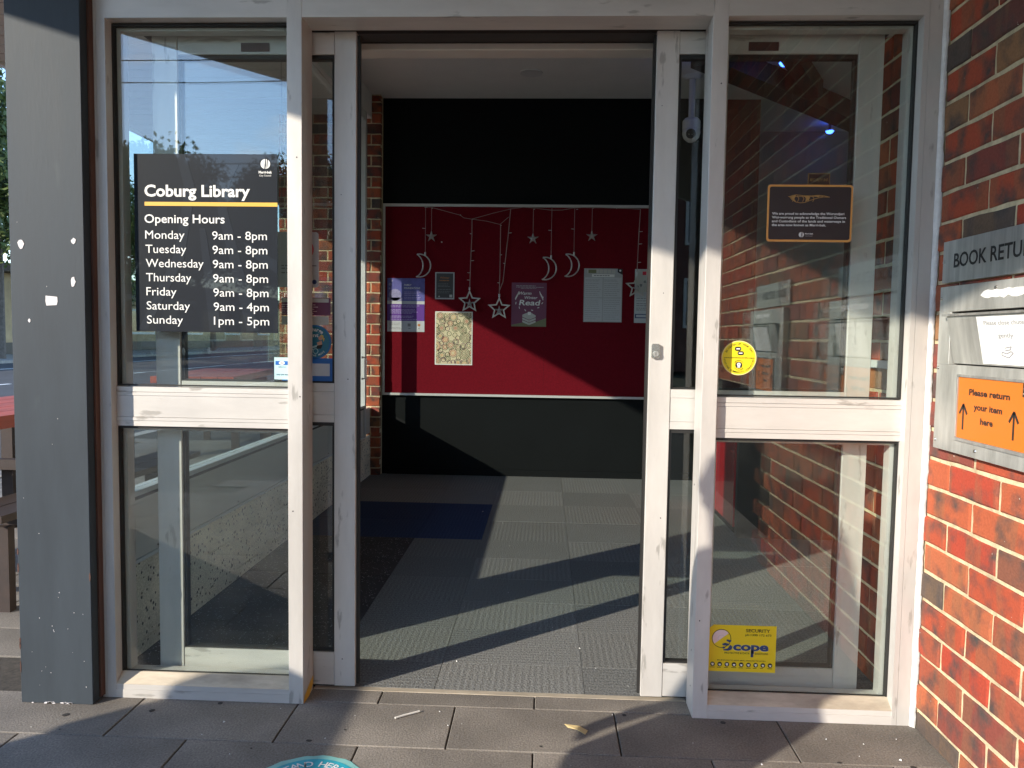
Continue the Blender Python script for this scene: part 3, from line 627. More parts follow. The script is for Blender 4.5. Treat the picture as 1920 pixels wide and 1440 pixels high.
#==================================================================== SIDE SCREEN (left wall of the foyer)
pw = thing('plinth_wall', (-1.53, 1.9, 0), 'low pitted concrete plinth under the glass side screen', 'low wall')
MB().box(-1.60, -1.45, .20, 3.925, 0, .342).build('plinth', 'concrete', pw, bevel=.003)
ss = thing('side_screen', (-1.48, 1.9, .345), 'glazed aluminium side screen with pale infill panel along the foyer left side', 'glazed screen')
MB().box(-1.51, -1.447, .20, 3.70, .343, .356).build('bottom_trim', 'white_frame', ss, bevel=.001)
for y0, y1 in ((.20, .558), (.566, 1.90), (1.908, 3.70), (3.749, 3.925)): B('infill_panel', 'panel', ss, -1.505, -1.454, y0, y1, .357, .572, bevel=.001)
MB().box(-1.51, -1.450, .20, 3.70, .573, .585).build('gasket', 'rubber', ss)
MB().box(-1.51, -1.446, .20, 3.70, .586, .606).build('sill_rail', 'white_frame', ss, bevel=.001)
MB().box(-1.51, -1.446, .20, 3.70, 2.86, 2.93).build('head_rail', 'white_frame', ss)
MB().box(-1.6, -1.4465, .185, 3.925, 2.935, 3.215).build('fascia', 'ceiling', ss)
for y0, y1 in ((.186, .1995), (3.70, 3.748)): B('post', 'white_frame', ss, -1.515, -1.443, y0, y1, .343, 2.934)
MB().box(-1.44, -1.4075, .1, .185, 0, 3.2).build('corner_post', 'alu', ss)
for y0, y1 in ((.2, 1.90), (1.902, 3.699), (3.749, 3.925)): B('glass_pane', 'glass3', ss, -1.483, -1.477, y0, y1, .607, 2.859)
for i in range(5):
    Y = .45+.75*i; MB().tube([(-1.4535, Y, .372), (-1.4495, Y, .372)], .004, 8).build('screw', 'chrome', ss)
# yellow notice on the side glass
sd = Fr((-1.4768, 0, 0), (0, 1, 0), (0, 0, 1), (1, 0, 0))
ys_ = thing('sticker', (-1.475, .28, .61), 'small faded yellow sticker low on the side screen glass, lower left', 'sticker')
flat(sd, 'sheet', 'yellowst', ys_, [[(.245, .612), (.310, .612), (.310, .700), (.300, .688), (.292, .698), (.245, .662)]], .0012)
flat(sd, 'mark', 'ring_g', ys_, ring(.284, .637, .007, .010, 12) + [stroke((.284, .648), (.284, .660), .003)], .002)

#==================================================================== PINBOARD + DISPLAYS
YB = 4.01
pb = thing('pinboard', (-.25, YB, .67), 'large deep red felt pinboard with white frame on the black wall', 'pinboard')
B('felt_panel', 'felt', pb, -1.348, -.0125, YB-.004, 4.0288, .692, 2.243); B('felt_panel', 'felt', pb, -.0115, .965, YB-.004, 4.0288, .692, 2.243)
B('frame_rail', 'wframe', pb, -1.368, .985, YB-.014, 4.028, 2.2435, 2.266, bevel=.001); B('frame_rail', 'wframe', pb, -1.368, .985, YB-.014, 4.028, .672, .6915, bevel=.001)
B('frame_stile', 'wframe', pb, -1.368, -1.3485, YB-.0135, 4.028, .692, 2.243, bevel=.001); B('frame_stile', 'wframe', pb, .9655, .985, YB-.0135, 4.028, .692, 2.243, bevel=.001)
PBF = facade(YB-.0042)
def poster(label, u0, u1, v0, v1, m, name='poster', cat='poster', tilt=0):
    t = thing(name, ((u0+u1)/2, YB-.006, v0), label, cat)
    flat(PBF, 'sheet', m, t, [[(u0, v0), (u1, v0), (u1, v1), (u0, v1)]], .002, .0015)
    return t
P_ = PBF
# purple family poster
t = poster('purple and white poster headed family foundations at the left edge of the board', -1.328, -1.014, 1.206, 1.651, 'greyw')
flat(P_, 'picture', 'indigo', t, [rect(-1.328, -1.014, 1.462, 1.651)], .003)
flat(P_, 'picture', 'lilac', t, [disc(-1.262, 1.512, .052, 20, .05), rect(-1.326, -1.20, 1.463, 1.49), disc(-1.305, 1.60, .012), disc(-1.29, 1.63, .009), disc(-1.31, 1.565, .008)], .0036)
flat(P_, 'band', 'purple', t, [rect(-1.328, -1.015, 1.297, 1.436)], .003)
text(P_, 'FAMILY', 'whitep', t, -1.186, -1.125, 1.588, .016, .01, .0042); text(P_, 'FOUNDATIONS', 'whitep', t, -1.186, -1.052, 1.562, .016, .01, .0042)
greek(P_, t, 'lavender', -1.186, -1.03, [1.535, 1.522, 1.508, 1.49, 1.478], .004, .0042)
greek(P_, t, 'lavender', -1.305, -1.05, [1.42, 1.41, 1.388, 1.378, 1.368, 1.358, 1.334, 1.324, 1.307], .0045, .0042)
greek(P_, t, 'textgrey', -1.31, -1.2, [1.275, 1.262, 1.238, 1.228], .003, .0036)
flat(P_, 'emblem', 'orange_t', t, [disc(-1.06, 1.262, .011)], .0036); flat(P_, 'emblem', 'textgrey', t, [rect(-1.155, -1.13, 1.25, 1.275), rect(-1.15, -1.13, 1.23, 1.236), disc(-1.06, 1.234, .005)], .0036)
# dark orange-title poster
t = poster('small dark poster with dull orange heading, above the circles print', -.926, -.766, 1.481, 1.704, 'greyw')
flat(P_, 'print', 'darkgrey', t, [rect(-.917, -.776, 1.492, 1.696)], .003)
text(P_, 'Winter', 'orange_t', t, -.886, -.806, 1.652, .016, .015, .0042); greek(P_, t, 'orange_t', -.89, -.80, [1.632], .008, .0042)
greek(P_, t, 'textgrey', -.905, -.79, [1.607, 1.595, 1.585, 1.56, 1.545, 1.532], .003, .0042)
flat(P_, 'emblem', 'stone', t, [rect(-.806, -.783, 1.497, 1.519), [(-.9, 1.498), (-.885, 1.498), (-.893, 1.513)]], .0042)
# circles print: cream sheet covered with concentric rings
t = poster('cream print covered in concentric circles, leaning sunlit on the red board', -.924, -.610, .934, 1.379, 'whitep', 'art_print', 'art print')
flat(P_, 'print', 'creamp', t, [rect(-.917, -.617, .941, 1.372)], .003)
rnd = random.Random(21); cs = []; ringq = {k: [] for k in ('ring_g', 'ring_b', 'ring_r', 'ring_p', 'ring_o')}
def inprint(u, v): return -.916 < u < -.618 and .942 < v < 1.371
for _ in range(1600):
    u, v, r = rnd.uniform(-.92, -.61), rnd.uniform(.94, 1.375), rnd.choice([.02, .026, .032, .038, .046])
    if all(math.hypot(u-a, v-b) > (r+c)*.74 for a, b, c in cs): cs.append((u, v, r))
for u, v, r in cs:
    pal = rnd.choice([('ring_g', 'ring_b', 'ring_r'), ('ring_b', 'ring_r', 'ring_o'), ('ring_p', 'ring_g', 'ring_o'), ('ring_g', 'ring_g', 'ring_b')])
    nr = int(r/.0105)
    for k in range(nr):
        rr = r-.0105*k
        if rr < .004: break
        for poly in ring(u, v, rr-.0040, rr, 22):
            if all(inprint(*p) for p in poly): ringq[pal[k % 3]].append(poly)
    if inprint(u-.004, v-.004) and inprint(u+.004, v+.004): ringq[pal[-1]].append(disc(u, v, .003, 8))
for k, qq in ringq.items():
    if qq: flat(P_, 'ring_pattern', k, t, qq, .0038)
# warm winter read poster
t = poster('plum poster reading Warm Winter Read with a drawn stack of books', -.287, .003, 1.263, 1.626, 'maroon')
flat(P_, 'picture', 'olive', t, [[(-.286, 1.264), (.002, 1.264), (.002, 1.335), (-.09, 1.30), (-.2, 1.295), (-.286, 1.276)]], .003)
greek(P_, t, 'pagegrey', -.25, -.02, [1.598, 1.587], .004, .0036); greek(P_, t, 'pagegrey', -.21, -.06, [1.577], .003, .0036)
text(P_, 'Warm', 'whitep', t, -.235, -.125, 1.527, .026, .012, .0042, shear=.25); text(P_, 'Winter', 'whitep', t, -.185, -.075, 1.492, .024, .012, .0042, shear=.25)
text(P_, 'Read', 'whitep', t, -.225, -.055, 1.440, .046, .018, .0042, shear=.2)
q = []
for i in range(9):
    a = PI*(.75+.16*i) ; u, v = -.14+.112*math.cos(a), 1.49+.085*math.sin(a)-.005; q.append(stroke((u, v), (u+.016*math.cos(a+1.2), v+.02*math.sin(a+1.2)), .006))
for s_ in (-1, 1):
    for i in range(4): u = -.14+s_*(.085+.007*i); q.append(stroke((u, 1.555-.012*i), (u+s_*.008, 1.525-.014*i), .006))
flat(P_, 'steam_lines', 'whitep', t, q, .0036)
q = []
for i in range(3):
    z = 1.280+.022*i; q += [[(-.195, z+.02), (-.14, z-.004), (-.14, z+.014), (-.195, z+.036)], [(-.138, z-.004), (-.085, z+.018), (-.085, z+.034), (-.138, z+.014)]]
q.append([(-.195, 1.362), (-.135, 1.386), (-.085, 1.356), (-.14, 1.335)])
flat(P_, 'book_stack_drawing', 'stone', t, q, .0036)
flat(P_, 'cup_drawing', 'whitep', t, [rect(-.15, -.125, 1.36, 1.385)], .0042)
# four-panel timetable
t = poster('grey sheet divided into four text panels beneath the second moon ornament', .310, .626, 1.309, 1.749, 'pagegrey')
flat(P_, 'panel_print', 'greyw', t, [rect(.318, .463, 1.513, 1.676), rect(.472, .619, 1.513, 1.676), rect(.318, .463, 1.316, 1.505), rect(.472, .619, 1.316, 1.505)], .003)
flat(P_, 'heading_strip', 'whitep', t, [rect(.375, .56, 1.681, 1.702)], .003); greek(P_, t, 'textgrey', .39, .55, [1.688], .007, .0042)
flat(P_, 'photo_strip', 'stone', t, [rect(.335+.034*i, .362+.034*i, 1.709, 1.741) for i in range(7)], .003); flat(P_, 'photo_strip', 'olive', t, [rect(.345, .41, 1.711, 1.739)], .0036)
flat(P_, 'emblem', 'black_p', t, [[(.585, 1.749), (.626, 1.749), (.626, 1.70), (.605, 1.71), (.585, 1.72)]], .003); flat(P_, 'emblem', 'whitep', t, [disc(.606, 1.733, .008)], .0038)
for u0 in (.323, .477):
    greek(P_, t, 'textgrey', u0, u0+.135, [1.655, 1.645, 1.625, 1.608, 1.592, 1.575, 1.56, 1.543, 1.528], .0025, .0036); greek(P_, t, 'textgrey', u0, u0+.135, [1.488, 1.472, 1.455, 1.438, 1.42, 1.402, 1.385, 1.367, 1.35, 1.333], .0025, .0036)
# last poster partly hidden by the door
t = poster('pale poster with a grey photo half hidden by the right door stile', .728, .944, 1.307, 1.748, 'greyw')
flat(P_, 'photo', 'stone', t, [rect(.735, .94, 1.56, 1.742)], .003); flat(P_, 'photo_detail', 'textgrey', t, [blob(.75+.03*i, 1.60+.02*((i*7) % 6), .012, .018, i) for i in range(6)], .0036)
flat(P_, 'emblem', 'redp', t, [rect(.79, .82, 1.70, 1.728)], .0042)
greek(P_, t, 'textgrey', .745, .93, [1.505, 1.485, 1.462, 1.445, 1.425, 1.41], .006, .0036); flat(P_, 'band', 'blue_p', t, [rect(.735, .94, 1.345, 1.38)], .003); flat(P_, 'band', 'greyw', t, [rect(.745, .93, 1.353, 1.373)], .0036)
MB().tube([(-.875, YB-.012, 1.953), (-.875, YB-.004, 1.953)], .006, 10).build('push_pin', 'whitep', pb)
# ---- hanging ornaments
OY = YB-.035
def cable(parent, pts, r=.0022, name='cable'): return MB().tube([(a, OY+.01, b) for a, b in pts], r, 5).build(name, 'cable', parent)
def bulbs(parent, pts):
    for (u, v, s_) in pts: MB().tube([(u, OY+.01, v), (u+.02*s_, OY+.005, v+.001), (u+.028*s_, OY+.003, v+.001)], [.0025, .003, .001], 5).build('fairy_bulb', 'wire', parent)
def moon(u, v, h, label, top):
    t = thing('moon_ornament', (u, OY, v-h/2), label, 'hanging ornament', 'silver moon ornaments')
    R = h/2
    def arc(cx, rr, a0, a1, n=18): return [(cx+rr*math.cos(a0+(a1-a0)*k/n), OY, v+rr*math.sin(a0+(a1-a0)*k/n)) for k in range(n+1)]
    outer = arc(u-.048, R*1.02, math.radians(102), math.radians(-106))
    p0, p1 = Vector(outer[0]), Vector(outer[-1]); cx = p0.x-R*.62; ri = (p0-Vector((cx, OY, v))).length
    a0 = math.atan2(p0.z-v, p0.x-cx); a1 = math.atan2(p1.z-v, p1.x-cx)
    inner = [(cx+ri*math.cos(a0+(a1-a0)*k/16), OY, v+ri*math.sin(a0+(a1-a0)*k/16)) for k in range(17)]
    MB().tube(outer, .0055, 6).tube(inner, .0055, 6).build('moon_frame', 'wire', t, smooth=True)
    MB().tube([(u, OY, v+R-.01), (u, OY, v+R+.018)], .007, 8).build('cap', 'wire', t)
    cable(t, [(u, v+R+.018), (u-.001, (v+R+top)/2), (u, top)]); bulbs(t, [(u, v+R+(top-v-R)*.55, -1)])
    return t
moon(-1.008, 1.755, .185, 'silver crescent moon hanging above the purple poster at the left', 2.235)
moon(.035, 1.742, .180, 'silver crescent moon hanging upper right of the plum poster, left one of the close pair', 2.235)
moon(.222, 1.770, .180, 'silver crescent moon just left above the four panel sheet, right one of the close pair', 2.235)
def starpts(u, v, R, r_, rot=PI/2): return [(u+(R if k % 2 == 0 else r_)*math.cos(rot+PI*k/5), v+(R if k % 2 == 0 else r_)*math.sin(rot+PI*k/5)) for k in range(10)]
def solid_star(b, u, v, R):
    p = starpts(u, v, R, R*.36); vs = [(a, OY+.004, c) for a, c in p]+[(u, OY-R*.28, v), (u, OY+.02, v)]
    b.add(vs, [(i, (i+1) % 10, 10) for i in range(10)]+[((i+1) % 10, i, 11) for i in range(10)])
def small_star(u, v, label, top):
    t = thing('star_ornament', (u, OY, v-.05), label, 'hanging ornament', 'small silver star ornaments')
    b = MB(); solid_star(b, u, v, .05); b.build('star', 'wire', t); cable(t, [(u, v+.05), (u, top)]); bulbs(t, [(u+.002, top-.006, .4)])
small_star(-.958, 1.995, 'small silver star hanging near the top left, beside the left moon string', 2.232)
small_star(-.117, 1.985, 'small silver star hanging above the plum poster, middle of the board', 2.23)
small_star(.365, 2.01, 'small silver star hanging above the four panel sheet, rightmost small star', 2.243)
def big_star(u, v, R, label, strings, bl, inner=True):
    t = thing('star_ornament', (u, OY, v-R), label, 'hanging ornament', 'large open silver star ornaments')
    p = starpts(u, v, R, R*.46); q = starpts(u, v, R*.74, R*.34)
    b = MB(); vs = [(a, OY-.006, c) for a, c in p]+[(a, OY-.006, c) for a, c in q]+[(a, OY+.008, c) for a, c in p]+[(a, OY+.008, c) for a, c in q]; fs = []
    for i in range(10):
        j = (i+1) % 10; fs += [(i, j, 10+j, 10+i), (20+j, 20+i, 30+i, 30+j), (i, 20+i, 20+j, j), (10+j, 30+j, 30+i, 10+i)]
    b.add(vs, fs).build('star_frame', 'wire', t)
    b = MB(); solid_star(b, u, v-.015, R*.42); b.build('inner_star', 'wire', t)
    MB().tube([(u, OY, v+R-.003), (u, OY, v+R+.022)], .007, 8).build('cap', 'wire', t)
    for s_ in strings: cable(t, s_, .0032)
    bulbs(t, bl)
big_star(-.635, 1.462, .098, 'large open silver star right of the dark poster, above the circles print', [[(-.635, 1.58), (-.63, 1.8), (-.622, 2.0), (-.622, 2.141)]], [(-.632, 1.64, -1), (-.63, 1.70, -1), (-.628, 1.80, 1), (-.625, 1.88, 1), (-.622, 2.02, -.6), (-.622, 2.14, .4)])
big_star(-.388, 1.408, .098, 'large open silver star immediately left of the plum poster', [[(-.388, 1.53), (-.385, 1.8), (-.385, 2.099)], [(-.386, 1.56), (-.36, 1.63), (-.34, 1.83), (-.318, 2.05), (-.304, 2.226)]], [(-.386, 1.62, -.7), (-.385, 1.85, .5), (-.318, 2.03, 1), (-.345, 1.78, -.5), (-.388, 2.09, .4)])
big_star(.742, 1.60, .098, 'large open silver star partly behind the pale poster at the right door', [[(.742, 1.72), (.748, 2.0), (.757, 2.23)]], [(.744, 1.8, 1), (.75, 1.95, 1), (.752, 2.05, 1)])
cb = thing('light_cable', (-.4, OY, 2.2), 'thin cable swagged along the top of the red pinboard between ornaments', 'cable')
cable(cb, [(-1.019, 2.238), (-.961, 2.234), (-.72, 2.172), (-.69, 2.15), (-.626, 2.141), (-.5, 2.125), (-.391, 2.099), (-.32, 2.16)]); cable(cb, [(-.622, 2.141), (-.45, 2.19), (-.304, 2.226), (-.2, 2.24), (-.114, 2.235), (.031, 2.218), (.12, 2.22), (.215, 2.238), (.36, 2.244), (.757, 2.232)])
bulbs(cb, [(-.72, 2.172, .2), (-1.015, 2.233, 1), (.56, 2.235, .2), (.235, 2.225, .5)])

#==================================================================== CEILING LAMP, CAMERA, RED CABINET
t = thing('ceiling_downlight', (-.139, 3.42, 3.12), 'round recessed ceiling downlight above the doorway view', 'downlight')
MB().tube([(-.139, 3.42, 3.129), (-.139, 3.42, 3.122)], [.085, .082], 28).build('trim_ring', 'camwhite', t)
MB().tube([(-.139, 3.42, 3.1215), (-.139, 3.42, 3.121)], .062, 24).build('reflector', 'camwhite', t)
t = thing('security_camera', (1.06, 3.5, 2.65), 'white dome security camera on a drop pole beyond the right door leaf', 'security camera')
MB().tube([(1.06, 3.5, 3.13), (1.06, 3.5, 3.105)], [.075, .045], 20).build('mount_plate', 'camwhite', t)
MB().tube([(1.06, 3.5, 3.105), (1.06, 3.5, 2.80)], .024, 14).build('pole', 'camwhite', t)
MB().tube([(1.06, 3.5, 2.82), (1.06, 3.5, 2.80), (1.06, 3.5, 2.74)], [.05, .066, .066], 22).build('housing', 'camwhite', t, smooth=False)
b = MB(); pts = [(1.06, 3.5, 2.74), (1.06, 3.495, 2.71), (1.06, 3.49, 2.68), (1.06, 3.485, 2.655), (1.06, 3.483, 2.645)]; b.tube(pts, [.064, .067, .058, .035, .008], 22).build('dome', 'camwhite', t, smooth=True)
MB().tube([(1.047, 3.44, 2.695), (1.042, 3.425, 2.69)], [.036, .034], 18).build('lens_window', 'black_p', t)
for dx in (-.012, .012): MB().tube([(1.042+dx, 3.4245, 2.686), (1.042+dx, 3.422, 2.686)], .004, 8).build('sensor', 'chrome', t)
t = thing('cabinet', (1.4, 2.7, 0), 'low glossy red cabinet inside beyond the lower right door glass', 'cabinet')
MB().box(1.165, 1.7, 2.24, 3.2, .04, .70).build('carcass', 'red_gloss', t, bevel=.004)
for i in range(2): B('door', 'red_gloss', t, 1.147, 1.164, 2.25+.475*i, 2.72+.475*i, .05, .69, bevel=.003)
for i in range(2): MB().tube([(1.146, 2.32+.475*i, .5), (1.136, 2.32+.475*i, .5)], .008, 8).build('knob', 'chrome', t)
MB().box(1.17, 1.69, 2.26, 3.18, .001, .039).build('kickboard', 'black', t)
MB().box(1.155, 1.72, 2.19, 2.236, .0, .74).build('end_panel', 'timber_d', t)
t = thing('ceiling_beam', (1.7, 3.4, 3.0), 'long dark timber beam crossing under the library ceiling, seen through the right leaf', 'beam')
def ibeam(t, p0, p1, w_, z0, z1, nm):
    p0, p1 = Vector(p0), Vector(p1); d = (p1-p0).normalized(); n = Vector((-d.y, d.x))*w_/2
    MB().prism([tuple(p0-n), tuple(p1-n), tuple(p1+n), tuple(p0+n)], z0, z1).build(nm, 'timber_d', t)
ibeam(t, (1.0, 2.83), (2.9, 4.62), .19, 2.98, 3.125, 'beam')
t = thing('ceiling_beam', (1.7, 3.2, 3.0), 'short dark timber strut meeting the long ceiling beam behind the right glass', 'beam')
ibeam(t, (1.40, 2.55), (2.0, 3.60), .10, 3.0, 3.126, 'strut')
t = thing('ceiling_downlight', (1.50, 3.25, 3.12), 'round ceiling downlight between the dark beams behind the right glass', 'downlight')
MB().tube([(1.50, 3.25, 3.129), (1.50, 3.25, 3.120)], .085, 28).build('trim_ring', 'camwhite', t)
for (x, y, lab) in ((1.05, 3.03, 'small blue lamp nearest the door leaf stile'), (1.58, 3.0, 'small blue lamp beside the ceiling downlight'), (1.80, 3.62, 'small blue lamp below the crossing of the dark beams'), (2.50, 4.68, 'small blue lamp by the far end of the dark beam')):
    t = thing('blue_lamp', (x, y, 3.04), lab, 'lamp')
    MB().tube([(x, y, 3.129), (x, y, 3.05)], .012, 10).build('stem', 'steel_d', t); MB().tube([(x, y, 3.0495), (x, y, 3.03)], [.036, .022], 14).build('lens', 'led', t)

#==================================================================== STICKERS AND SIGNS ON GLASS
GF = facade(.0441)
def logo(fr, parent, cu_, cv, r, m, w=.0022, hole='navy'):
    flat(fr, 'emblem', m, parent, [disc(cu_, cv, r, 28)], w); flat(fr, 'emblem_gap', hole, parent, [[(cu_-r*.05, cv+r), (cu_+r*.08, cv+r), (cu_+r*.12, cv-r*.2), (cu_-.02*r, cv-r), (cu_-r*.2, cv-r)], [(cu_+r*.35, cv+r*.95), (cu_+r*.5, cv+r*.85), (cu_+r*.42, cv-r*.4), (cu_+r*.28, cv-r)]], w+.0006)
sg = thing('opening_hours_sign', (-1.07, .043, 1.175), 'dark navy Coburg Library opening hours sign on the left sidelight glass', 'sign')
flat(GF, 'panel', 'navy', sg, [rect(-1.2965, -.8405, 1.1755, 1.729)], .0012)
flat(GF, 'background_shapes', 'navy2', sg, [[(-1.29, 1.18), (-1.26, 1.18), (-1.14, 1.40), (-1.10, 1.62), (-1.13, 1.727), (-1.16, 1.727), (-1.135, 1.62), (-1.17, 1.42)], [(-1.06, 1.18), (-1.02, 1.18), (-1.07, 1.5), (-1.09, 1.5)], [(-1.03, 1.66), (-1.0, 1.70), (-.96, 1.70), (-.99, 1.64), (-1.0, 1.56), (-.9, 1.18), (-.94, 1.18), (-1.03, 1.55)], [(-.842, 1.40), (-.842, 1.36), (-.93, 1.42), (-.95, 1.46)]], .0017)  # slightly lighter navy shapes behind the lettering
text(GF, 'Coburg Library', 'whitep', sg, -1.263, -.927, 1.598, .0365, .026, .0026)
flat(GF, 'bar', 'yellowbar', sg, [rect(-1.263, -.8405, 1.5685, 1.5805)], .0024)
text(GF, 'Opening Hours', 'whitep', sg, -1.264, -1.008, 1.5155, .0275, .010, .0026)
rows = [('Monday', '9am - 8pm', .126), ('Tuesday', '9am - 8pm', .131), ('Wednesday', '9am - 8pm', .186), ('Thursday', '9am - 8pm', .146), ('Friday', '9am - 8pm', .098), ('Saturday', '9am - 4pm', .141), ('Sunday', '1pm - 5pm', .118)]
for i, (d, h_, wd) in enumerate(rows):
    z = 1.466-.0443*i
    text(GF, d, 'whitep', sg, -1.2625+.0003*i, -1.2625+wd, z, .0272, .0, .0026); text(GF, h_, 'whitep', sg, -1.048+.0005*i, -.874+.001*i, z-.001, .0272, .0, .0026)
logo(GF, sg, -.878, 1.699, .0150, 'whitep'); text(GF, 'Merri-bek', 'whitep', sg, -.899, -.857, 1.670, .008, .03, .0026); text(GF, 'City Council', 'whitep', sg, -.897, -.860, 1.661, .0055, .0, .0026)
st = thing('sticker', (-.83, .043, 1.03), 'small pale cyan security sticker with blue band beside the left mullion', 'sticker')
flat(GF, 'sheet', 'cyan', st, [rect(-.853, -.8035, 1.030, 1.0995)], .0012); flat(GF, 'band', 'royal', st, [rect(-.849, -.808, 1.076, 1.088)], .002)
flat(GF, 'emblem', 'whitep', st, [disc(-.8285, 1.082, .0095, 18, .0055)], .0026); flat(GF, 'emblem_centre', 'textgrey', st, ring(-.8285, 1.082, .0018, .003, 10), .0032)
text(GF, '1300 094 400', 'blue_p', st, -.847, -.809, 1.043, .0045, .01, .002); text(GF, 'neighbourhood', 'blue_p', st, -.840, -.816, 1.068, .004, .01, .002)
# acknowledgement plaque
aq = thing('acknowledgement_sign', (.79, .043, 1.475), 'brown orange-edged plaque with a golden leaf on the right sidelight', 'sign')
flat(GF, 'border', 'orangeb', aq, [rrect(.6635, .9175, 1.475, 1.6455, .010)], .0012); flat(GF, 'panel', 'brown_p', aq, [rrect(.6695, .9115, 1.4815, 1.6395, .006)], .0018)
for i, (s_, u1) in enumerate([('We are proud to acknowledge the Wurundjeri', .893), ('Woi-wurrung people as the Traditional Owners', .899), ('and Custodians of the lands and waterways in', .896), ('the area now known as Merri-bek.', .840)]):
    text(GF, s_, 'whitep', aq, .6785, u1, 1.5560-.0114*i, .0072, .022, .0026)
up_ = [(.729, 1.610), (.738, 1.6135), (.748, 1.6155), (.760, 1.614), (.775, 1.6125), (.795, 1.6125), (.815, 1.6145), (.83, 1.613), (.848, 1.609)]
lo_ = [(.729, 1.610), (.736, 1.601), (.748, 1.594), (.760, 1.5915), (.775, 1.5925), (.79, 1.599), (.81, 1.6055), (.83, 1.6095), (.848, 1.609)]
q = [stroke(up_[i], up_[i+1], .0014) for i in range(8)]+[stroke(lo_[i], lo_[i+1], .0014) for i in range(8)]+[stroke((.725, 1.610), (.829, 1.611), .0013)]
for x in (.742, .757, .772, .787, .802): q += [stroke((x, 1.6035+.0), (x-.006, 1.6135), .0013), stroke((x, 1.6035), (x-.004, 1.595), .0013)]
flat(GF, 'leaf_drawing', 'gold', aq, q, .0026)
flat(GF, 'leaf_drawing', 'gold', aq, [[(.733, 1.608), (.741, 1.613), (.748, 1.6145), (.743, 1.603), (.748, 1.5955), (.737, 1.602)], [(.772, 1.6125), (.785, 1.6125), (.79, 1.607), (.785, 1.600), (.776, 1.5945), (.778, 1.604)], [(.803, 1.6125), (.818, 1.6135), (.815, 1.608)]], .0024)
logo(GF, aq, .768, 1.4965, .0078, 'whitep', .0026, 'brown_p'); text(GF, 'Merri-bek', 'whitep', aq, .7785, .803, 1.4975, .0042, .03, .0026); text(GF, 'City Council', 'greyw', aq, .7785, .801, 1.4915, .003, 0, .0026)
# round yellow sticker
ry = thing('sticker', (.594, .043, 1.068), 'round yellow sticker with lettering round its rim beside the right mullion', 'sticker')
flat(GF, 'rim', 'cream', ry, [disc(.594, 1.1205, .0530, 48)], .0012); flat(GF, 'disc', 'yellow', ry, [disc(.594, 1.1205, .0500, 48)], .0018)
arc_text(GF, 'BRIGHTEN UP YOUR DAY', 'black_p', ry, .594, 1.1205, .0435, PI/2, 2.35, .0058); arc_text(GF, 'KEEPING COMMUNITY CONNECTED', 'black_p', ry, .594, 1.1205, .0435, -PI/2, 3.0, .0052, False)
for o_ in ry.children:
    if o_.name.startswith('lettering'): o_.location.y = -.0008
text(GF, 'www.chatnchataustralia.org.au', 'black_p', ry, .548, .641, 1.1195, .0045, .01, .0026)
flat(GF, 'emblem', 'black_p', ry, [rrect(.5805, .600, 1.142, 1.155, .006), rrect(.589, .6085, 1.129, 1.1415, .006), disc(.594, 1.0985, .0105)], .0024)
flat(GF, 'emblem_detail', 'whitep', ry, [rrect(.5845, .5965, 1.1465, 1.1505, .0018), rrect(.5925, .6045, 1.1335, 1.1372, .0016), disc(.594, 1.1005, .0058), rect(.5895, .5985, 1.091, 1.0945)], .003)
flat(GF, 'emblem', 'black_p', ry, ring(.594, 1.0985, .0145, .0155, 10, .5, PI-.5)+ring(.594, 1.0985, .0145, .0155, 10, PI+.5, 2*PI-.5)+[disc(.594, 1.1005, .0016, 8)], .0034)
# security sticker
sc_ = thing('security_sticker', (.634, .043, .13), 'yellow Scope security sticker low on the right sidelight', 'sticker')
V0, V1 = .1335, .2825
flat(GF, 'sheet', 'yellow2', sc_, [[(.5305, V0), (.7385, V0), (.7385, V1), (.5445, V1), (.5305, V1-.011)]], .0012)
# fractions of the sheet -> coordinates
def su(f): return .5305+.208*f
def sv(f): return V1-.149*f
flat(GF, 'lens_outline', 'black_p', sc_, ring(su(.185), sv(.29), .0283, .0298, 32), .0022)
flat(GF, 'lens', 'pinkw', sc_, [[(su(.185)+.0275*math.cos(t_), sv(.29)+.0275*math.sin(t_)) for t_ in [math.radians(38+k*180/20) for k in range(21)]]], .002)
flat(GF, 'lens_ring', 'greyw', sc_, ring(su(.185), sv(.29), .0105, .0112, 14, math.radians(38), math.radians(218)), .0026)
text(GF, 'SECURITY', 'black_p', sc_, su(.545), su(.905), sv(.137), .0105, .012, .0022); text(GF, 'ph:1300 172 673', 'black_p', sc_, su(.54), su(.925), sv(.218), .0066, .01, .0022)
text(GF, 'cope', 'cream', sc_, su(.353), su(.893), sv(.535), .0272, .06, .0024); text(GF, 'cope', 'blue_p', sc_, su(.36), su(.888), sv(.53), .0265, .04, .0030)
flat(GF, 'swoosh_letter', 'blue_p', sc_, [[(su(.265), sv(.305)), (su(.335), sv(.325)), (su(.315), sv(.37)), (su(.26), sv(.34))], [(su(.19), sv(.41)), (su(.24), sv(.38)), (su(.31), sv(.40)), (su(.285), sv(.44)), (su(.22), sv(.44))], [(su(.195), sv(.49)), (su(.22), sv(.46)), (su(.25), sv(.475)), (su(.225), sv(.51))], [(su(.32), sv(.42)), (su(.35), sv(.46)), (su(.34), sv(.52)), (su(.29), sv(.55)), (su(.22), sv(.545)), (su(.215), sv(.525)), (su(.28), sv(.50))]], .0028)
flat(GF, 'letter_stem', 'blue_p', sc_, [rect(su(.628), su(.665), sv(.672), sv(.52))], .0030)
text(GF, 'PROTECTIVE & DATA', 'black_p', sc_, su(.235), su(.61), sv(.615), .0062, .006, .0022); text(GF, 'SOLUTIONS', 'black_p', sc_, su(.69), su(.885), sv(.615), .0062, .006, .0022)
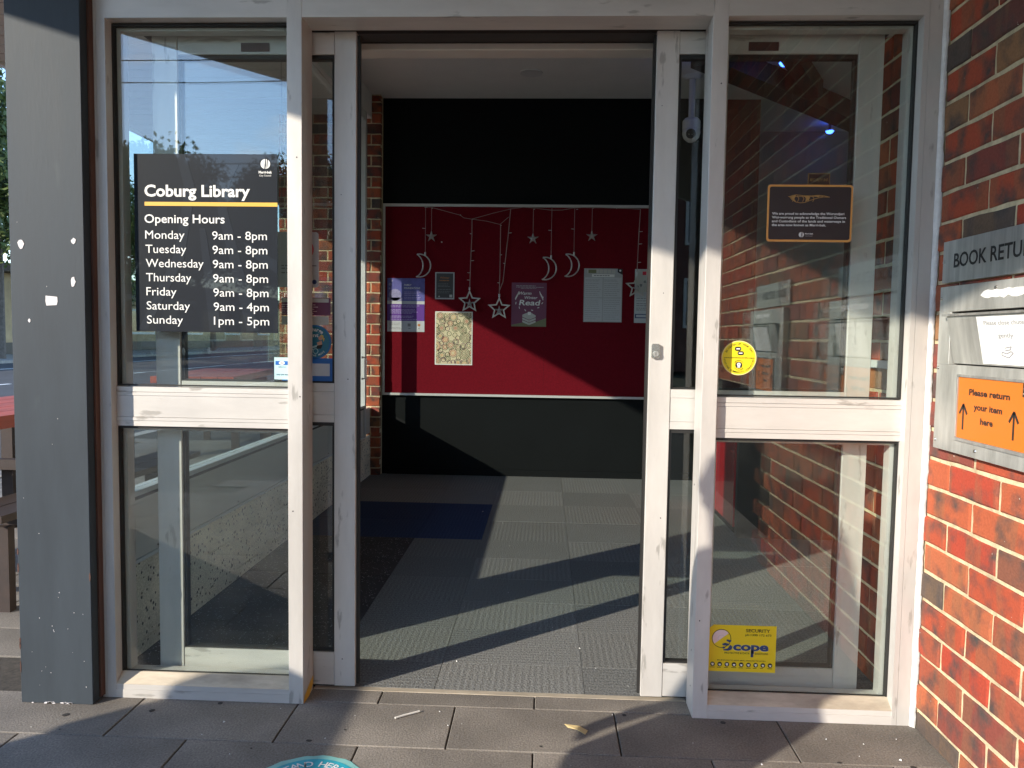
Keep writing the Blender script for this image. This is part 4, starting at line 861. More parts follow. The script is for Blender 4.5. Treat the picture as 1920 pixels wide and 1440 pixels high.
text(GF, 'BIG ENOUGH TO SERVE SMALL ENOUGH TO LISTEN', 'black_p', sc_, su(.13), su(.85), sv(.765), .0036, .01, .0022)
for i in range(9):
    u = su(.062+.1075*i); flat(GF, 'icon', 'black_p', sc_, [disc(u, sv(.845), .0072, 18)], .0022); rnd = random.Random(i)
    flat(GF, 'icon_detail', 'whitep', sc_, [rect(u-.0035, u+.0035, sv(.845)-.0015, sv(.845)+rnd.uniform(.001, .004)), rect(u-.0015, u+.0025, sv(.845)-.004, sv(.845)-.0018)], .0028)
    greek(GF, sc_, 'black_p', u-.008, u+.008, [sv(.918)], .0014, .0022)
# small stickers on the leaf glass
LF = facade(.1325)
bs = thing('sticker', (-.72, .131, 1.02), 'blue bordered blank label low on the left door leaf glass', 'sticker')
flat(LF, 'border', 'royal', bs, [rect(-.86, -.6915, 1.0205, 1.096)], .0012); flat(LF, 'blank', 'greyw', bs, [rect(-.85, -.7015, 1.038, 1.0785)], .002)
rs = thing('sticker', (-.745, .131, 1.09), 'round blue Recharge Point sticker on the left door leaf glass', 'sticker')
cu0, cv0 = -.752, 1.149
flat(LF, 'disc', 'teal', rs, [disc(cu0, cv0, .056, 40)], .0012); flat(LF, 'rim', 'royal', rs, ring(cu0, cv0, .0505, .0535, 40), .002)
arc_text(LF, 'Recharge', 'whitep', rs, cu0, cv0, .041, PI/2, 1.55, .0125, bold=.02, w=.0022); text(LF, 'Point', 'whitep', rs, cu0-.033, cu0+.014, cv0+.016, .0125, .02, .0022)
flat(LF, 'figure_drawing', 'skin_p', rs, [disc(cu0+.020, cv0+.012, .0065), [(cu0+.008, cv0-.002), (cu0+.024, cv0+.004), (cu0+.026, cv0-.010), (cu0+.012, cv0-.014)]], .002)
flat(LF, 'figure_drawing', 'blond_p', rs, [disc(cu0+.024, cv0+.017, .0062), [(cu0+.026, cv0+.016), (cu0+.034, cv0+.012), (cu0+.03, cv0)]], .0016); flat(LF, 'figure_drawing', 'black_p', rs, [[(cu0+.008, cv0-.012), (cu0+.028, cv0-.008), (cu0+.022, cv0-.022), (cu0+.008, cv0-.022)]], .0024)
flat(LF, 'figure_drawing', 'cyan', rs, [stroke((cu0-.02, cv0-.022), (cu0+.012, cv0-.012), .006), stroke((cu0-.03, cv0-.03), (cu0-.004, cv0-.024), .004)]+ring(cu0+.004, cv0-.03, .007, .009, 12), .0022)
arc_text(LF, 'ON THE MOVE', 'whitep', rs, cu0, cv0, .044, -PI/2+.1, 1.5, .006, False, w=.0022)
pp = thing('notice', (-.76, .131, 1.2), 'pale paper notices under the white sign on the left door leaf glass', 'notice')
flat(LF, 'sheet', 'maroon', pp, [rect(-.86, -.699, 1.235, 1.292)], .0010); flat(LF, 'sheet', 'stone', pp, [rect(-.86, -.705, 1.277, 1.290), rect(-.86, -.705, 1.204, 1.232)], .002)
greek(LF, pp, 'pinkw', -.86, -.71, [1.268, 1.261, 1.254, 1.247, 1.240], .0018, .002)
ws = thing('prohibition_sign', (-.78, .131, 1.325), 'white rounded sign with a red circle on the left door leaf glass', 'sign')
flat(LF, 'sheet', 'greyw', ws, [rrect(-.90, -.7375, 1.325, 1.503, .010)], .0014); flat(LF, 'prohibition_ring', 'redp', ws, ring(-.796, 1.447, .036, .042, 36)+[stroke((-.82, 1.475), (-.77, 1.42), .006)], .0022)
greek(LF, ws, 'textgrey', -.86, -.742, [1.393, 1.384, 1.370], .004, .0022); flat(LF, 'emblem', 'blue_p', ws, [disc(-.7515, 1.343, .0075, 14)], .0022)
si = thing('sticker', (.845, .131, 1.662), 'small brown and gold security notice above the plaque on the right leaf glass', 'sticker')
flat(LF, 'sheet', 'gold', si, [rect(.811, .879, 1.662, 1.699)], .0012); flat(LF, 'panel', 'brownlabel', si, [rect(.8135, .8765, 1.6645, 1.6965)], .0018); text(LF, 'SECURITY INF.', 'gold', si, .817, .874, 1.674, .009, .01, .0024)

#==================================================================== BOOK RETURN ON THE BRICK WALL
def book_return(dy, full, lab1, lab2, grp):
    WF = Fr((WX, -dy, 0), (0, -1, 0), (0, 0, 1), (-1, 0, 0))      # u grows toward the camera
    t = thing('book_return_sign', (WX, -.3-dy, 1.345), lab1, 'sign', grp[0])
    flat(WF, 'plate', 'steel', t, [rect(.061, .62, 1.3465, 1.4635)], .009, .004)
    text(WF, 'BOOK RETURN', 'black_p', t, .120, .50, 1.387, .040, .018, .0098)
    for u in (.067, .612): flat(WF, 'screw', 'steelv', t, [disc(u, 1.405, .0045, 10)], .011, .002)
    t = thing('book_return_box', (WX-.02, -.3-dy, .87), lab2, 'book return', grp[1])
    X0 = WX-.026
    o0, o1, v0, v1 = .088, .66, .876, 1.333         # faceplate extents (u, z)
    c0, c1, w0, w1 = .150, .60, 1.116, 1.262        # chute opening
    for (a, b_, c, d) in ((o0, o1, w1, v1), (o0, o1, v0, w0), (o0, c0, w0, w1), (c1, o1, w0, w1)):
        pass
    b = MB()
    def bx(u0, u1, z0, z1, n0, n1): b.box(WX-n1, WX-n0, -dy-u1, -dy-u0, z0, z1)
    bx(o0, o1, w1, v1, .001, .026); bx(o0, o1, v0, w0, .001, .026); bx(o0, c0, w0, w1, .001, .026); bx(c1, o1, w0, w1, .001, .026)
    b.build('faceplate', 'steelv', t, bevel=.001)
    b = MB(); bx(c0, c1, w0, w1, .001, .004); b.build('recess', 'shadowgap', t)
    # tilting flap: leans out at the top
    b = MB(); zt = w1-.012
    for u0, u1 in ((c0+.006, c1-.006),):
        vs = [(WX-.014, -dy-u0, w0+.004), (WX-.014, -dy-u1, w0+.004), (WX-.040, -dy-u1, zt), (WX-.040, -dy-u0, zt), (WX-.011, -dy-u0, w0+.004), (WX-.011, -dy-u1, w0+.004), (WX-.036, -dy-u1, zt), (WX-.036, -dy-u0, zt)]
        b.add(vs, [(0,1,2,3),(4,7,6,5),(0,4,5,1),(1,5,6,2),(2,6,7,3),(3,7,4,0)])
    b.build('chute_flap', 'steelv', t)
    b = MB(); bx(c0-.008, c1+.008, zt-.001, zt+.005, .024, .047); b.build('flap_lip', 'steel', t)
    b = MB(); b.add([(WX-.004, -dy-c0-.003, w0), (WX-.004, -dy-c0-.003, zt), (WX-.038, -dy-c0-.003, zt), (WX-.013, -dy-c0-.003, w0), (WX-.004, -dy-c0-.005, w0), (WX-.004, -dy-c0-.005, zt), (WX-.038, -dy-c0-.005, zt), (WX-.013, -dy-c0-.005, w0)], [(0,1,2,3),(4,7,6,5),(0,4,5,1),(1,5,6,2),(2,6,7,3),(3,7,4,0)]).build('flap_side', 'steel', t)
    fl_ = Fr((WX-.0145, -dy, w0+.004), (0, -1, 0), Vector((-.026, 0, zt-w0-.004)).normalized(), Vector((-(zt-w0-.004), 0, -.026)).normalized())
    ht = math.hypot(.026, zt-w0-.004)
    flat(fl_, 'notice_sheet', 'whitep', t, [rect(.300, .56, .004, ht-.006)], .0012)
    if full:
        text(fl_, 'Please close chute', 'textgrey', t, .330, .492, ht-.028, .0115, .003, .0018); text(fl_, 'gently', 'textgrey', t, .384, .444, ht-.060, .0115, .003, .0018)
        fl_ = Fr(fl_.p(.042, 0), fl_.u, fl_.v, fl_.n)
        q = [stroke((.345, .028), (.372, .022), .002), stroke((.372, .022), (.392, .034), .002), stroke((.392, .034), (.384, .038), .002), stroke((.384, .038), (.366, .032), .002), stroke((.366, .032), (.348, .036), .002), stroke((.348, .036), (.345, .028), .002), stroke((.362, .046), (.388, .050), .002), stroke((.388, .050), (.382, .042), .002), stroke((.382, .042), (.362, .040), .002)]
        flat(fl_, 'hands_drawing', 'textgrey', t, q, .0018)
    FF = Fr((WX-.026, -dy, 0), (0, -1, 0), (0, 0, 1), (-1, 0, 0))
    # torn white label remnant
    rnd = random.Random(8); top = [(.290, 1.300)]+[(.305+.017*i, 1.310+rnd.uniform(-.001, .003)) for i in range(15)]; bot = [(.545-.017*i, 1.291+rnd.uniform(-.003, .005)) for i in range(15)]
    flat(FF, 'torn_label', 'whitep', t, [top+bot], .0012)
    # holder with orange card
    h0, h1, k0, k1 = .205, .520, .912, 1.092
    b = MB()
    for (a, b2, c, d) in ((h0, h1, k1-.007, k1), (h0, h1, k0, k0+.009), (h0, h0+.006, k0+.009, k1-.007), (h1-.006, h1, k0+.009, k1-.007)): b.box(WX-.0315, WX-.0255, -dy-b2, -dy-a, c, d)
    b.build('card_holder', 'steel', t, bevel=.0008)
    flat(FF, 'card', 'orange', t, [rect(h0+.0065, h1-.0065, k0+.0095, k1-.0075)], .0016)
    text(FF, 'Please return', 'black_p', t, .264, .440, 1.040, .0165, .03, .0024); text(FF, 'your item', 'black_p', t, .289, .412, 1.003, .0165, .03, .0024); text(FF, 'here', 'black_p', t, .321, .376, .968, .0165, .03, .0024)
    for u, z0 in ((.240, .945), (.459, .945)):
        flat(FF, 'arrow', 'black_p', t, [stroke((u, z0), (u, z0+.066), .0065), stroke((u-.018, z0+.042), (u, z0+.068), .0065), stroke((u+.018, z0+.042), (u, z0+.068), .0065)], .0024)
    flat(FF, 'card_badge', 'black_p', t, [[(.487, 1.084), (.512, 1.084), (.512, 1.045), (.5, 1.05), (.487, 1.052)]], .0022); flat(FF, 'emblem', 'whitep', t, [disc(.4995, 1.071, .0072, 18)], .0028); text(FF, 'Merri-bek', 'whitep', t, .490, .509, 1.058, .003, .02, .0028)
    for u, v in ((.097, 1.300), (.096, 1.105), (.097, .900), (.355, 1.316), (.30, .895), (.65, 1.3), (.65, .9)):
        MB().tube([(WX-.0262, -dy-u, v), (WX-.0285, -dy-u, v)], [.0052, .004], 12).build('screw', 'chrome', t)
    return t
book_return(0, True, 'brushed steel BOOK RETURN nameplate on the sunlit brick wall', 'steel book return chute with orange card below the nameplate', (None, None))
book_return(1.15, False, 'second steel nameplate further out along the brick wall, seen mirrored', 'second steel book return chute further out, seen mirrored in glass', (None, None))

#==================================================================== FLOOR STICKER + LITTER
FLF = Fr((0, 0, 0), (1, 0, 0), (0, 1, 0), (0, 0, 1))
t = thing('floor_sticker', (-.6, -.45, 0), 'round worn blue floor sticker on the pavers at the bottom edge', 'floor sticker')
rnd = random.Random(4); edge = [(-.60+(.158+rnd.uniform(-.003, .003))*math.cos(2*PI*k/44), -.447+(.156+rnd.uniform(-.003, .003))*math.sin(2*PI*k/44)) for k in range(44)]
flat(FLF, 'rim', 'tealfl', t, [edge], .0018); flat(FLF, 'disc', 'bluefl', t, [disc(-.60, -.447, .138, 40)], .0026)
arc_text(FLF, 'STAND HERE PLEASE', 'whitep', t, -.60, -.447, .112, math.radians(62), 3.0, .026, w=.0034)
t = thing('straw', (-.405, -.05, .005), 'white paper straw lying on the pavers by the threshold', 'straw'); MB().tube([(-.440, -.074, .0042), (-.41, -.052, .0042), (-.372, -.027, .0042)], .0032, 8).build('tube', 'straw', t)
t = thing('cardboard_strip', (.11, -.095, .002), 'bent strip of tan cardboard on the pavers right of centre', 'litter')
MB().add([(.078, -.070, .002), (.088, -.088, .001), (.115, -.108, .006), (.138, -.126, .0015), (.147, -.104, .002), (.122, -.088, .007), (.078, -.070, .003), (.088, -.088, .002), (.115, -.108, .007), (.138, -.126, .0025), (.147, -.104, .003), (.122, -.088, .008)], [(6,7,8,11),(11,8,9,10),(0,5,2,1),(5,4,3,2),(0,1,7,6),(1,2,8,7),(2,3,9,8),(3,4,10,9),(4,5,11,10),(5,0,6,11)]).build('strip', 'card', t)
b = MB(); rnd = random.Random(31)
spots = [(-.33, .9), (-.15, 1.1), (.05, .7), (.2, .33), (.3, .2), (.36, .17), (-.31, -.02), (-.62, -.2), (.45, -.15), (-.95, -.13), (-.86, -.3), (.85, -.1), (.95, -.12), (.75, -.3), (1.02, -.2), (-.25, 2.4), (-.4, 2.7), (0, .45), (.62, -.25), (-1.5, -.2), (-.3, .35), (.15, .5)]
for i in range(60):
    x, y = spots[i] if i < len(spots) else (rnd.uniform(-1.3, 1.1), rnd.choice([rnd.uniform(-.5, .02), rnd.uniform(.15, 2)]))
    s_ = rnd.uniform(.0015, .0042) if i < 22 else rnd.uniform(.0008, .0022); a = rnd.uniform(0, 6.28); z = .0012
    b.add([(x+s_*math.cos(a), y+s_*math.sin(a), z), (x+s_*math.cos(a+2), y+s_*math.sin(a+2), z), (x+s_*1.3*math.cos(a+4), y+s_*1.3*math.sin(a+4), z), (x, y, z+s_)], [(0,1,3),(1,2,3),(2,0,3),(0,2,1)])
o = b.build('crumbs', 'whitep'); tag(o, 'tiny pale crumbs and chips scattered over pavers and carpet', 'litter', kind='stuff')

rnd = random.Random(77); q = []
for i in range(40):
    x, y = rnd.uniform(-2.3, 1.1), rnd.uniform(-.9, .0); r = rnd.uniform(.003, .011); q.append(blob(x, y, r, r*rnd.uniform(.6, 1), i, 9))
o = flat(FLF, 'gum_spots', 'gum', None, q, .0016, .0008); tag(o, 'dark flattened gum spots on the pavers', 'stain', kind='stuff')
SF = facade(-.001); q = [disc(x, z, .0022, 8) for x, z in ((.49, .31), (.505, 1.93), (-.765, 1.71), (-.78, .62), (-.757, .98))]
flat(SF, 'screw_holes', 'black_p', ef, q, .0006)
LS = facade(.115); flat(LS, 'screw_holes', 'black_p', lf, [disc(-.637, 1.03, .002, 8), disc(-.655, .1, .0022, 8), disc(-.66, 1.62, .0015, 8)], .0006); flat(LS, 'screw_holes', 'black_p', rf_, [disc(.38, .6, .002, 8), disc(.35, 1.9, .0015, 8), disc(.37, 1.32, .0015, 8)], .0006)
xr = Fr((.4757, 0, 0), (0, 1, 0), (0, 0, 1), (-1, 0, 0)); flat(xr, 'screw_holes', 'black_p', ef, [disc(.04, .20, .0025, 8), disc(.04, .085, .0025, 8), disc(.07, .72, .003, 8)], .0006)
#==================================================================== AWNING
aw = thing('awning', (0, -2, 2.95), 'pale boarded awning soffit over the pavement in front of the entrance', 'awning')
ZS = 2.97
poly = [(-3.7, -.76), (-1.0, -3.98), (3.2, -9), (8, -9), (8, -.002), (-3.7, -.002)]
MB().prism(poly, ZS+.02, ZS+.16).box(-3.7, -1.605, .0, 12, ZS+.02, ZS+.16).build('roof_deck', 'soffit', aw)
b = MB(); y = -8.95; cnt = 0
while y < 11.9:
    ya, yb = y+.004, y+.146
    if yb < -3.98: xa = -1.0-(yb+3.98)*4.2/5.02+.02
    elif yb < -.76: xa = max(-1.0-(yb+3.98)*2.7/3.22, -3.7)+.02
    elif y < 0: xa = -3.68
    else: xa = -3.68
    xb = 7.98 if yb < 0 else -1.606
    if not (y < 0 < yb): b.box(xa, xb, ya, yb, ZS+.0, ZS+.0195)
    y += .15
o = b.build('soffit_boards', 'soffit', aw); o['kind'] = 'stuff'
def strip_(p0, p1, w_, z0, z1, name, m):
    p0, p1 = Vector(p0), Vector(p1); d = (p1-p0).normalized(); n = Vector((-d.y, d.x))*w_/2
    MB().prism([tuple(p0-n), tuple(p1-n), tuple(p1+n), tuple(p0+n)], z0, z1).build(name, m, aw)
strip_((-3.7, -.76), (-1.0, -3.98), .04, ZS-.02, ZS+.17, 'fascia', 'winwhite'); strip_((-3.7, -.76), (-3.7, 12), .04, ZS-.021, ZS+.171, 'fascia', 'winwhite'); strip_((-1.0, -3.99), (3.2, -9), .04, ZS-.022, ZS+.172, 'fascia', 'winwhite')

#==================================================================== PEOPLE, ADDED BIN (outside frame; they cast the shadows seen on the pavers)
def person(name, loc, label, hair='hair'):
    x0, y0 = loc
    t = thing(name, (x0, y0, 0), label, 'person')
    J = {'pel': (0, 0, .93, .15, .105), 'wai': (0, 0, 1.08, .125, .095), 'che': (0, .0, 1.27, .165, .11), 'shl': (0, -.005, 1.38, .13, .08), 'nek': (0, -.005, 1.46, .052, .055), 'hd0': (0, .01, 1.54, .072, .082), 'hd1': (0, .0, 1.62, .078, .095), 'hd2': (0, -.005, 1.68, .05, .06)}
    for s_, k in ((-1, 'l'), (1, 'r')):
        J.update({'hip'+k: (.085*s_, 0, .86, .085, .09), 'kne'+k: (.1*s_, .015, .48, .055, .058), 'ank'+k: (.105*s_, -.02, .09, .038, .042), 'toe'+k: (.115*s_, .13, .035, .038, .03), 'sho'+k: (.165*s_, 0, 1.38, .06, .06), 'elb'+k: (.235*s_, -.02, 1.12, .045, .045), 'wri'+k: (.215*s_, .09, .92, .03, .028), 'pal'+k: (.205*s_, .13, .85, .034, .018)})
    ks = list(J); E_ = [('pel', 'wai'), ('wai', 'che'), ('che', 'shl'), ('shl', 'nek'), ('nek', 'hd0'), ('hd0', 'hd1'), ('hd1', 'hd2')]
    for k in 'lr':
        E_ += [('pel', 'hip'+k), ('hip'+k, 'kne'+k), ('kne'+k, 'ank'+k), ('ank'+k, 'toe'+k), ('shl', 'sho'+k), ('sho'+k, 'elb'+k), ('elb'+k, 'wri'+k), ('wri'+k, 'pal'+k)]
        for f in range(4):
            a = 'f%d%s' % (f, k); b_ = 'g%d%s' % (f, k); s_ = -1 if k == 'l' else 1; d_ = (f-1.5)*.017
            J[a] = (.205*s_, .14+d_, .80, .009, .009); J[b_] = (.195*s_, .135+d_, .755+abs(f-1.2)*.006, .007, .007); E_ += [('pal'+k, a), (a, b_)]
        J['th'+k] = (.190*s_, .165, .84, .010, .010); J['ti'+k] = (.183*s_, .180, .80, .008, .008); E_ += [('pal'+k, 'th'+k), ('th'+k, 'ti'+k)]
    ks = list(J); me = bpy.data.meshes.new('body'); me.from_pydata([J[k][:3] for k in ks], [(ks.index(a), ks.index(b_)) for a, b_ in E_], [])
    ob = bpy.data.objects.new('body', me); COL.objects.link(ob)
    mod = ob.modifiers.new('s', 'SKIN'); sub = ob.modifiers.new('u', 'SUBSURF'); sub.levels = 2; sub.render_levels = 2
    for i, k in enumerate(ks): me.skin_vertices[0].data[i].radius = J[k][3:5]; me.skin_vertices[0].data[i].use_root = (k == 'pel')
    bpy.context.view_layer.update(); dg = bpy.context.evaluated_depsgraph_get()
    m2 = bpy.data.meshes.new_from_object(ob.evaluated_get(dg)); bpy.data.objects.remove(ob)
    m2.materials.clear(); [m2.materials.append(Mt[k]) for k in ('coat_c', 'jeans', 'skin', 'shoe')]
    for p in m2.polygons:
        c = p.center; p.use_smooth = True
        p.material_index = 3 if c.z < .085 else 1 if (c.z < .84 and abs(c.x) < .17) else 2 if (c.z > 1.45 or (c.z < .89 and abs(c.x) > .17)) else 0
    bo = bpy.data.objects.new('body', m2); COL.objects.link(bo); bo.parent = t
    # flared coat hem
    b = MB(); n = 26; prof = [(.74, .215, .175), (.95, .185, .15), (1.1, .155, .125), (1.3, .18, .125), (1.40, .15, .09)]
    vs = []; fs = []
    for z, rx, ry_ in prof:
        for k in range(n): a = 2*PI*k/n; vs.append((rx*math.cos(a), ry_*math.sin(a), z+.004*math.sin(5*a)))
    for i in range(len(prof)-1):
        for k in range(n): fs.append((i*n+k, i*n+(k+1) % n, (i+1)*n+(k+1) % n, (i+1)*n+k))
    b.add([(v[0]+x0, v[1]+y0, v[2]) for v in vs], fs).build('coat', 'coat_c', t, smooth=True)
    # hair: shell plus long strands
    b = MB(); rnd = random.Random(2)
    for k in range(150):
        a = rnd.uniform(PI*.95, PI*2.05) if k > 30 else rnd.uniform(0, 2*PI); r = rnd.uniform(.7, 1.02)
        sx_, sy_ = .088*math.cos(a)*r, .102*math.sin(a)*r-.012; ln = rnd.uniform(.16, .36) if math.sin(a) < .35 else .05
        b.tube([(x0+sx_*.25, y0+sy_*.25, 1.735), (x0+sx_*.85, y0+sy_*.85, 1.705), (x0+sx_*1.12, y0+sy_*1.1, 1.62), (x0+sx_*1.25+rnd.uniform(-.015, .015), y0+sy_*1.2-.01, 1.62-ln*.5), (x0+sx_*1.3+rnd.uniform(-.03, .03), y0+sy_*1.2-.02, 1.62-ln)], [.008, .013, .014, .011, .003], 5)
    for zz, rr in ((0, 1),):
        cap = [(1.60, .080, .092), (1.64, .090, .104), (1.69, .082, .096), (1.725, .055, .066), (1.742, .02, .025), (1.745, .003, .003)]
        vs = []; fs = []
        for z, rx, ry_ in cap:
            for k in range(20): a = 2*PI*k/20; vs.append((x0+rx*math.cos(a), y0-.014+ry_*math.sin(a), z+(.045 if math.sin(a) > .3 and z < 1.66 else 0)))
        for i in range(len(cap)-1):
            for k in range(20): fs.append((i*20+k, i*20+(k+1) % 20, (i+1)*20+(k+1) % 20, (i+1)*20+k))
        b.add(vs, fs)
    b.build('hair', hair, t, smooth=True)
    b = MB().tube([(x0, y0+.085, 1.60), (x0, y0+.108, 1.585), (x0, y0+.09, 1.575)], [.008, .013, .008], 8).build('nose', 'skin', t, smooth=True)
    for s_ in (-1, 1): MB().tube([(x0+.03*s_, y0+.082, 1.625), (x0+.03*s_, y0+.093, 1.625)], [.011, .006], 10).build('eye', 'black_p', t)
    MB().tube([(x0-.025, y0+.083, 1.545), (x0, y0+.09, 1.543), (x0+.025, y0+.083, 1.545)], .005, 6).build('mouth', 'redp', t)
    return t
person('person', (-1.13, -1.47), 'standing person with long blond hair and dark coat, seen only mirrored in the glass')
t = thing('shadow_bin', (-3.1, -2.05, 0), 'unseen dome topped bin shape added to cast a rounded shadow', 'litter bin')  # made-up bin out of view, shaped to cast the rounded threshold shadow
MB().box(-3.36, -2.84, -2.29, -1.81, .06, 1.02).build('body', 'bin', t, bevel=.015)
b = MB(); b.prism([(-3.37, 1.025)]+[(-3.105+.265*math.cos(a), 1.12+.17*math.sin(a)) for a in [PI-PI*k/12 for k in range(13)]]+[(-2.84, 1.025)], -2.3, -1.8, 'y').build('hood', 'bin', t)
MB().box(-3.3, -2.9, -2.305, -2.301, 1.04, 1.16).build('mouth', 'black_p', t); MB().box(-3.33, -2.87, -2.26, -1.84, .0, .059).build('plinth', 'steel_d', t)
#==================================================================== PICNIC TABLE
def picnic(x, y, rot, label, grp='red timber picnic tables'):
    t = thing('picnic_table', (x, y, 0), label, 'picnic table', grp); t.rotation_euler = (0, 0, rot)
    def bx(nm, x0, x1, y0, y1, z0, z1): 
        o = MB().box(x0, x1, y0, y1, z0, z1); me = bpy.data.meshes.new(nm); me.from_pydata(o.v, [], o.f); me.materials.append(Mt['table' if nm == 'table_plank' else 'timber_d'])
        bm = bmesh.new(); bm.from_mesh(me); bmesh.ops.recalc_face_normals(bm, faces=bm.faces); bm.to_mesh(me); bm.free()
        ob = bpy.data.objects.new(nm, me); COL.objects.link(ob); ob.parent = t
    for i in range(5): bx('table_plank', -.36+.146*i, -.222+.146*i, -.85, .85, .715, .775)
    for s_ in (-1, 1):
        for j in (0, 1): bx('seat_plank', .52*s_+(.125*s_*j if s_ > 0 else .125*s_*(j)), .52*s_+.118*s_+.125*s_*j, -.85, .85, .42, .45)
        bx('bench_rail', -.74, .74, .6*s_-.03, .6*s_+.03, .36, .419); bx('top_rail', -.35, .35, .6*s_-.03, .6*s_+.03, .64, .699)
        for q_ in (-1, 1): bx('leg', .3*q_-.035, .3*q_+.035, .6*s_+.031, .6*s_+.07, 0, .699); 
        for q_ in (-1, 1): bx('leg', .62*q_-.035, .62*q_+.035, .6*s_-.07, .6*s_-.031, 0, .359)
picnic(-2.86, 1.35, 0.0, 'red timber picnic table beside the grey column outside')
picnic(-3.3, 5.2, .15, 'red timber picnic table further down the pavement behind the side glass')
#==================================================================== TREES
def tree_meshes(seed, h, cr, leafm):
    rnd = random.Random(seed); tb = MB(); ends = []
    top = h*.45
    tb.tube([(0, 0, -.2), (.05, .02, h*.15), (.1, -.05, h*.3), (.08, .05, top)], [.28, .22, .18, .14], 10)
    for i in range(9):
        a = 2*PI*i/9+rnd.uniform(-.3, .3); z = top*rnd.uniform(.75, 1); r = cr*rnd.uniform(.45, .9); z2 = h*rnd.uniform(.55, .95)
        p0 = (.08, 0, z); p1 = (r*.5*math.cos(a), r*.5*math.sin(a), (z+z2)/2+.2); p2 = (r*math.cos(a), r*math.sin(a), z2)
        tb.tube([p0, p1, p2], [.1, .06, .02], 6); ends += [p1, p2]
    ends += [(rnd.uniform(-.4, .4)*cr, rnd.uniform(-.4, .4)*cr, h*rnd.uniform(.7, .98)) for _ in range(16)] + [(rnd.uniform(-.9, .9)*cr, rnd.uniform(-.9, .9)*cr, h*rnd.uniform(.36, .85)) for _ in range(22)]
    lb = MB(); vs = []; fs = []
    for e in ends:
        R = cr*rnd.uniform(.22, .42)
        for _ in range(300):
            d = Vector((rnd.gauss(0, 1), rnd.gauss(0, 1), rnd.gauss(0, .75))).normalized()*R*rnd.random()**.5
            c = Vector(e)+d; s_ = rnd.uniform(.10, .2); u = Vector((rnd.gauss(0, 1), rnd.gauss(0, 1), rnd.gauss(0, 1))).normalized(); v = u.orthogonal().normalized()
            n = len(vs); vs += [c-u*s_, c+v*s_*.5, c+u*s_, c-v*s_*.5]; fs.append((n, n+1, n+2, n+3))
    a = bpy.data.meshes.new('trunk'); a.from_pydata([tuple(v) for v in tb.v], [], tb.f); a.materials.append(Mt['bark'])
    c = bpy.data.meshes.new('crown'); c.from_pydata([tuple(v) for v in vs], [], fs); c.materials.append(Mt[leafm]); return a, c
TM = [tree_meshes(1, 12, 4.2, 'leaf'), tree_meshes(2, 13, 5.0, 'leafd'), tree_meshes(3, 11, 4.0, 'leaf')]
TL = [(-22.2, 27.5, 0, 'leafy green street tree across the road in the gap left of the column'), (-22.6, 37, 2, 'leafy street tree across the road, second beyond the column'), (-22.0, 47, 1, 'dark street tree across the road, third and farthest along'), (-22, 18, 2, 'leafy street tree across the road hidden mostly by the column'),
      (-22.0, -38, 2, 'pale green street tree mirrored at the left edge of the sidelight'), (-22.5, -46, 1, 'dark tree mirrored behind the opening hours sign, left one'), (-22, -55, 1, 'dark tree mirrored behind the opening hours sign, middle one'), (-20, -66, 0, 'street tree mirrored behind the opening hours sign, right one'), (-20.5, -50.5, 1, 'dense dark tree mirrored over the sign, standing nearer than its neighbours'), (-17.5, -56, 1, 'dense dark tree mirrored at the right edge of the sign'), (-15, -74, 1, 'dark tree mirrored beside the left mullion'), (-9, -60, 0, 'street tree mirrored in the left door leaf glass')]
for x, y, k, lab in TL:
    t = thing('tree', (x, y, 0), lab, 'tree', 'street trees')
    for nm, me in zip(('trunk', 'crown'), TM[k]):
        o = bpy.data.objects.new(nm, me); COL.objects.link(o); o.parent = t
    t.rotation_euler = (0, 0, random.uniform(0, 6)); s_ = random.uniform(.95, 1.15)*(.93 if y < 0 else (1.0 if y < 30 else .78)); t.scale = (s_, s_, s_)
#==================================================================== FAR BUILDINGS
t = thing('brick_shop', (-30, 30, 0), 'long low tan brick building across the road', 'building')
MB().box(-36, -26, 5, 75, 0, 3.9).build('wall', 'tanwall', t); MB().box(-36.3, -25.2, 4.7, 75.3, 3.91, 4.3).build('roof', 'steel_d', t)
for i in range(9): f = B('window', 'winwhite', t, -26.0, -25.93, 9+7*i, 12+7*i, 1.0, 2.6); B('pane', 'winglass', f, -25.929, -25.91, 9.15+7*i, 11.85+7*i, 1.15, 2.45)
MB().box(-26, -25.9, 5, 75, 0, .55).build('base_band', 'steel_d', t)
t = thing('hall', (14, -30, 0), 'cream gabled hall with paired arched windows mirrored in the right sidelight', 'building')
gx = 10.5
MB().prism([(7.0, 0), (16, 0), (16, 7.5), (11.5, 11.5), (7.0, 7.5)], -40, -26, 'y').build('wall', 'creamwall', t); MB().prism([(6.6, 7.2), (11.5, 11.6), (16.4, 7.2), (16.4, 7.5), (11.5, 12.0), (6.6, 7.5)], -40.2, -25.7, 'y').build('roof', 'roof', t)
for cx in (10.4, 12.2):
    p_ = [(cx-.65, 3.4), (cx+.65, 3.4), (cx+.65, 6.6)]+[(cx+.65*math.cos(a), 6.6+1.0*math.sin(a)) for a in [PI*k/10 for k in range(1, 10)]]+[(cx-.65, 6.6)]
    f = MB().prism(p_, -26.0, -25.9, 'y').build('window', 'winwhite', t); MB().prism([(cx+(a-cx)*.82, 3.5+(b_-3.5)*.96) for a, b_ in p_], -25.899, -25.88, 'y').build('pane', 'winglass', f)
MB().box(2.6, 6.98, -38, -25.4, 0, 8).build('side_wing', 'darkbrick', t)
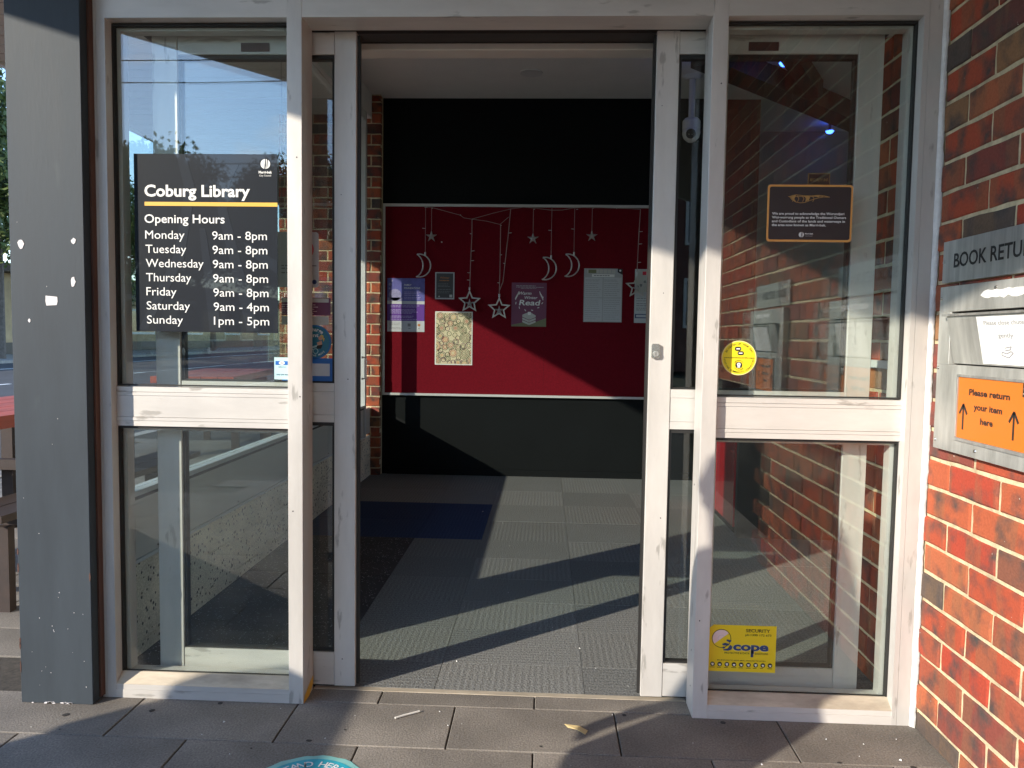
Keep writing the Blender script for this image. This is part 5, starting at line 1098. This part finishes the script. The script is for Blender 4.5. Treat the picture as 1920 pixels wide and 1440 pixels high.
for i in range(2):
    for j in range(2): f = B('window', 'winwhite', t, 3.2+1.8*i, 4.5+1.8*i, -25.4, -25.3, 1.6+3*j, 3.4+3*j); B('pane', 'winglass', f, 3.3+1.8*i, 4.4+1.8*i, -25.299, -25.28, 1.7+3*j, 3.3+3*j)
t = thing('row_of_shops', (-30, -50, 0), 'low brick shops across the road mirrored in the left glass', 'building')
MB().box(-36, -26, -95, -2, 0, 4.6).build('wall', 'darkbrick', t); MB().box(-36.3, -24.5, -95, -2, 3.1, 3.35).build('canopy', 'winwhite', t)
for i in range(11): f = B('shop_window', 'winwhite', t, -26.0, -25.93, -90+8*i, -85+8*i, .5, 2.9); B('pane', 'winglass', f, -25.929, -25.91, -89.8+8*i, -85.2+8*i, .65, 2.75)
# power lines overhead (mirrored in the glass)
for i, (y, z, lab) in enumerate([(-26, 11.6, 'highest power line over the street behind the viewer'), (-26.6, 11.0, 'second highest power line over the street'), (-27, 8.1, 'third power line over the street'), (-27.5, 7.7, 'lowest power line over the street')]):
    o = MB().tube([(-34+7*k, y+.25*k, z-.07*k-.35*math.sin(PI*((k % 5)/5))) for k in range(11)], .022, 5).build('power_line', 'black_p'); tag(o, lab, 'cable', 'power lines over the road')
# parked car on the far side
def car(x, y, label):
    t = thing('parked_car', (x, y, -.11), label, 'car')
    prof = [(-2.2, .35), (-2.15, .75), (-1.5, .92), (-.9, 1.40), (.6, 1.42), (1.4, .98), (2.15, .90), (2.25, .5), (2.2, .3), (-2.1, .28)]
    MB().prism([(y+a, b_-.11) for a, b_ in prof], x-.85, x+.85, 'x').build('body', 'carp', t, bevel=.05)
    for s_ in (-.862, .862): MB().prism([(y-.85, .84), (y-.6, 1.2), (y+.5, 1.22), (y+1.05, .86)], x+s_-.006, x+s_+.006, 'x').build('window', 'winglass', t)
    for yy in (-1.4, 1.45):
        for s_ in (-.8, .8): w_ = MB().tube([(x+s_-.1, y+yy, .22), (x+s_+.1, y+yy, .22)], .33, 20).build('wheel', 'tyre', t); MB().tube([(x+s_-.106, y+yy, .22), (x+s_+.106, y+yy, .22)], .19, 16).build('rim', 'steelv', w_)
car(-18.9, -36, 'dark hatchback parked across the road, mirrored under the opening hours sign')
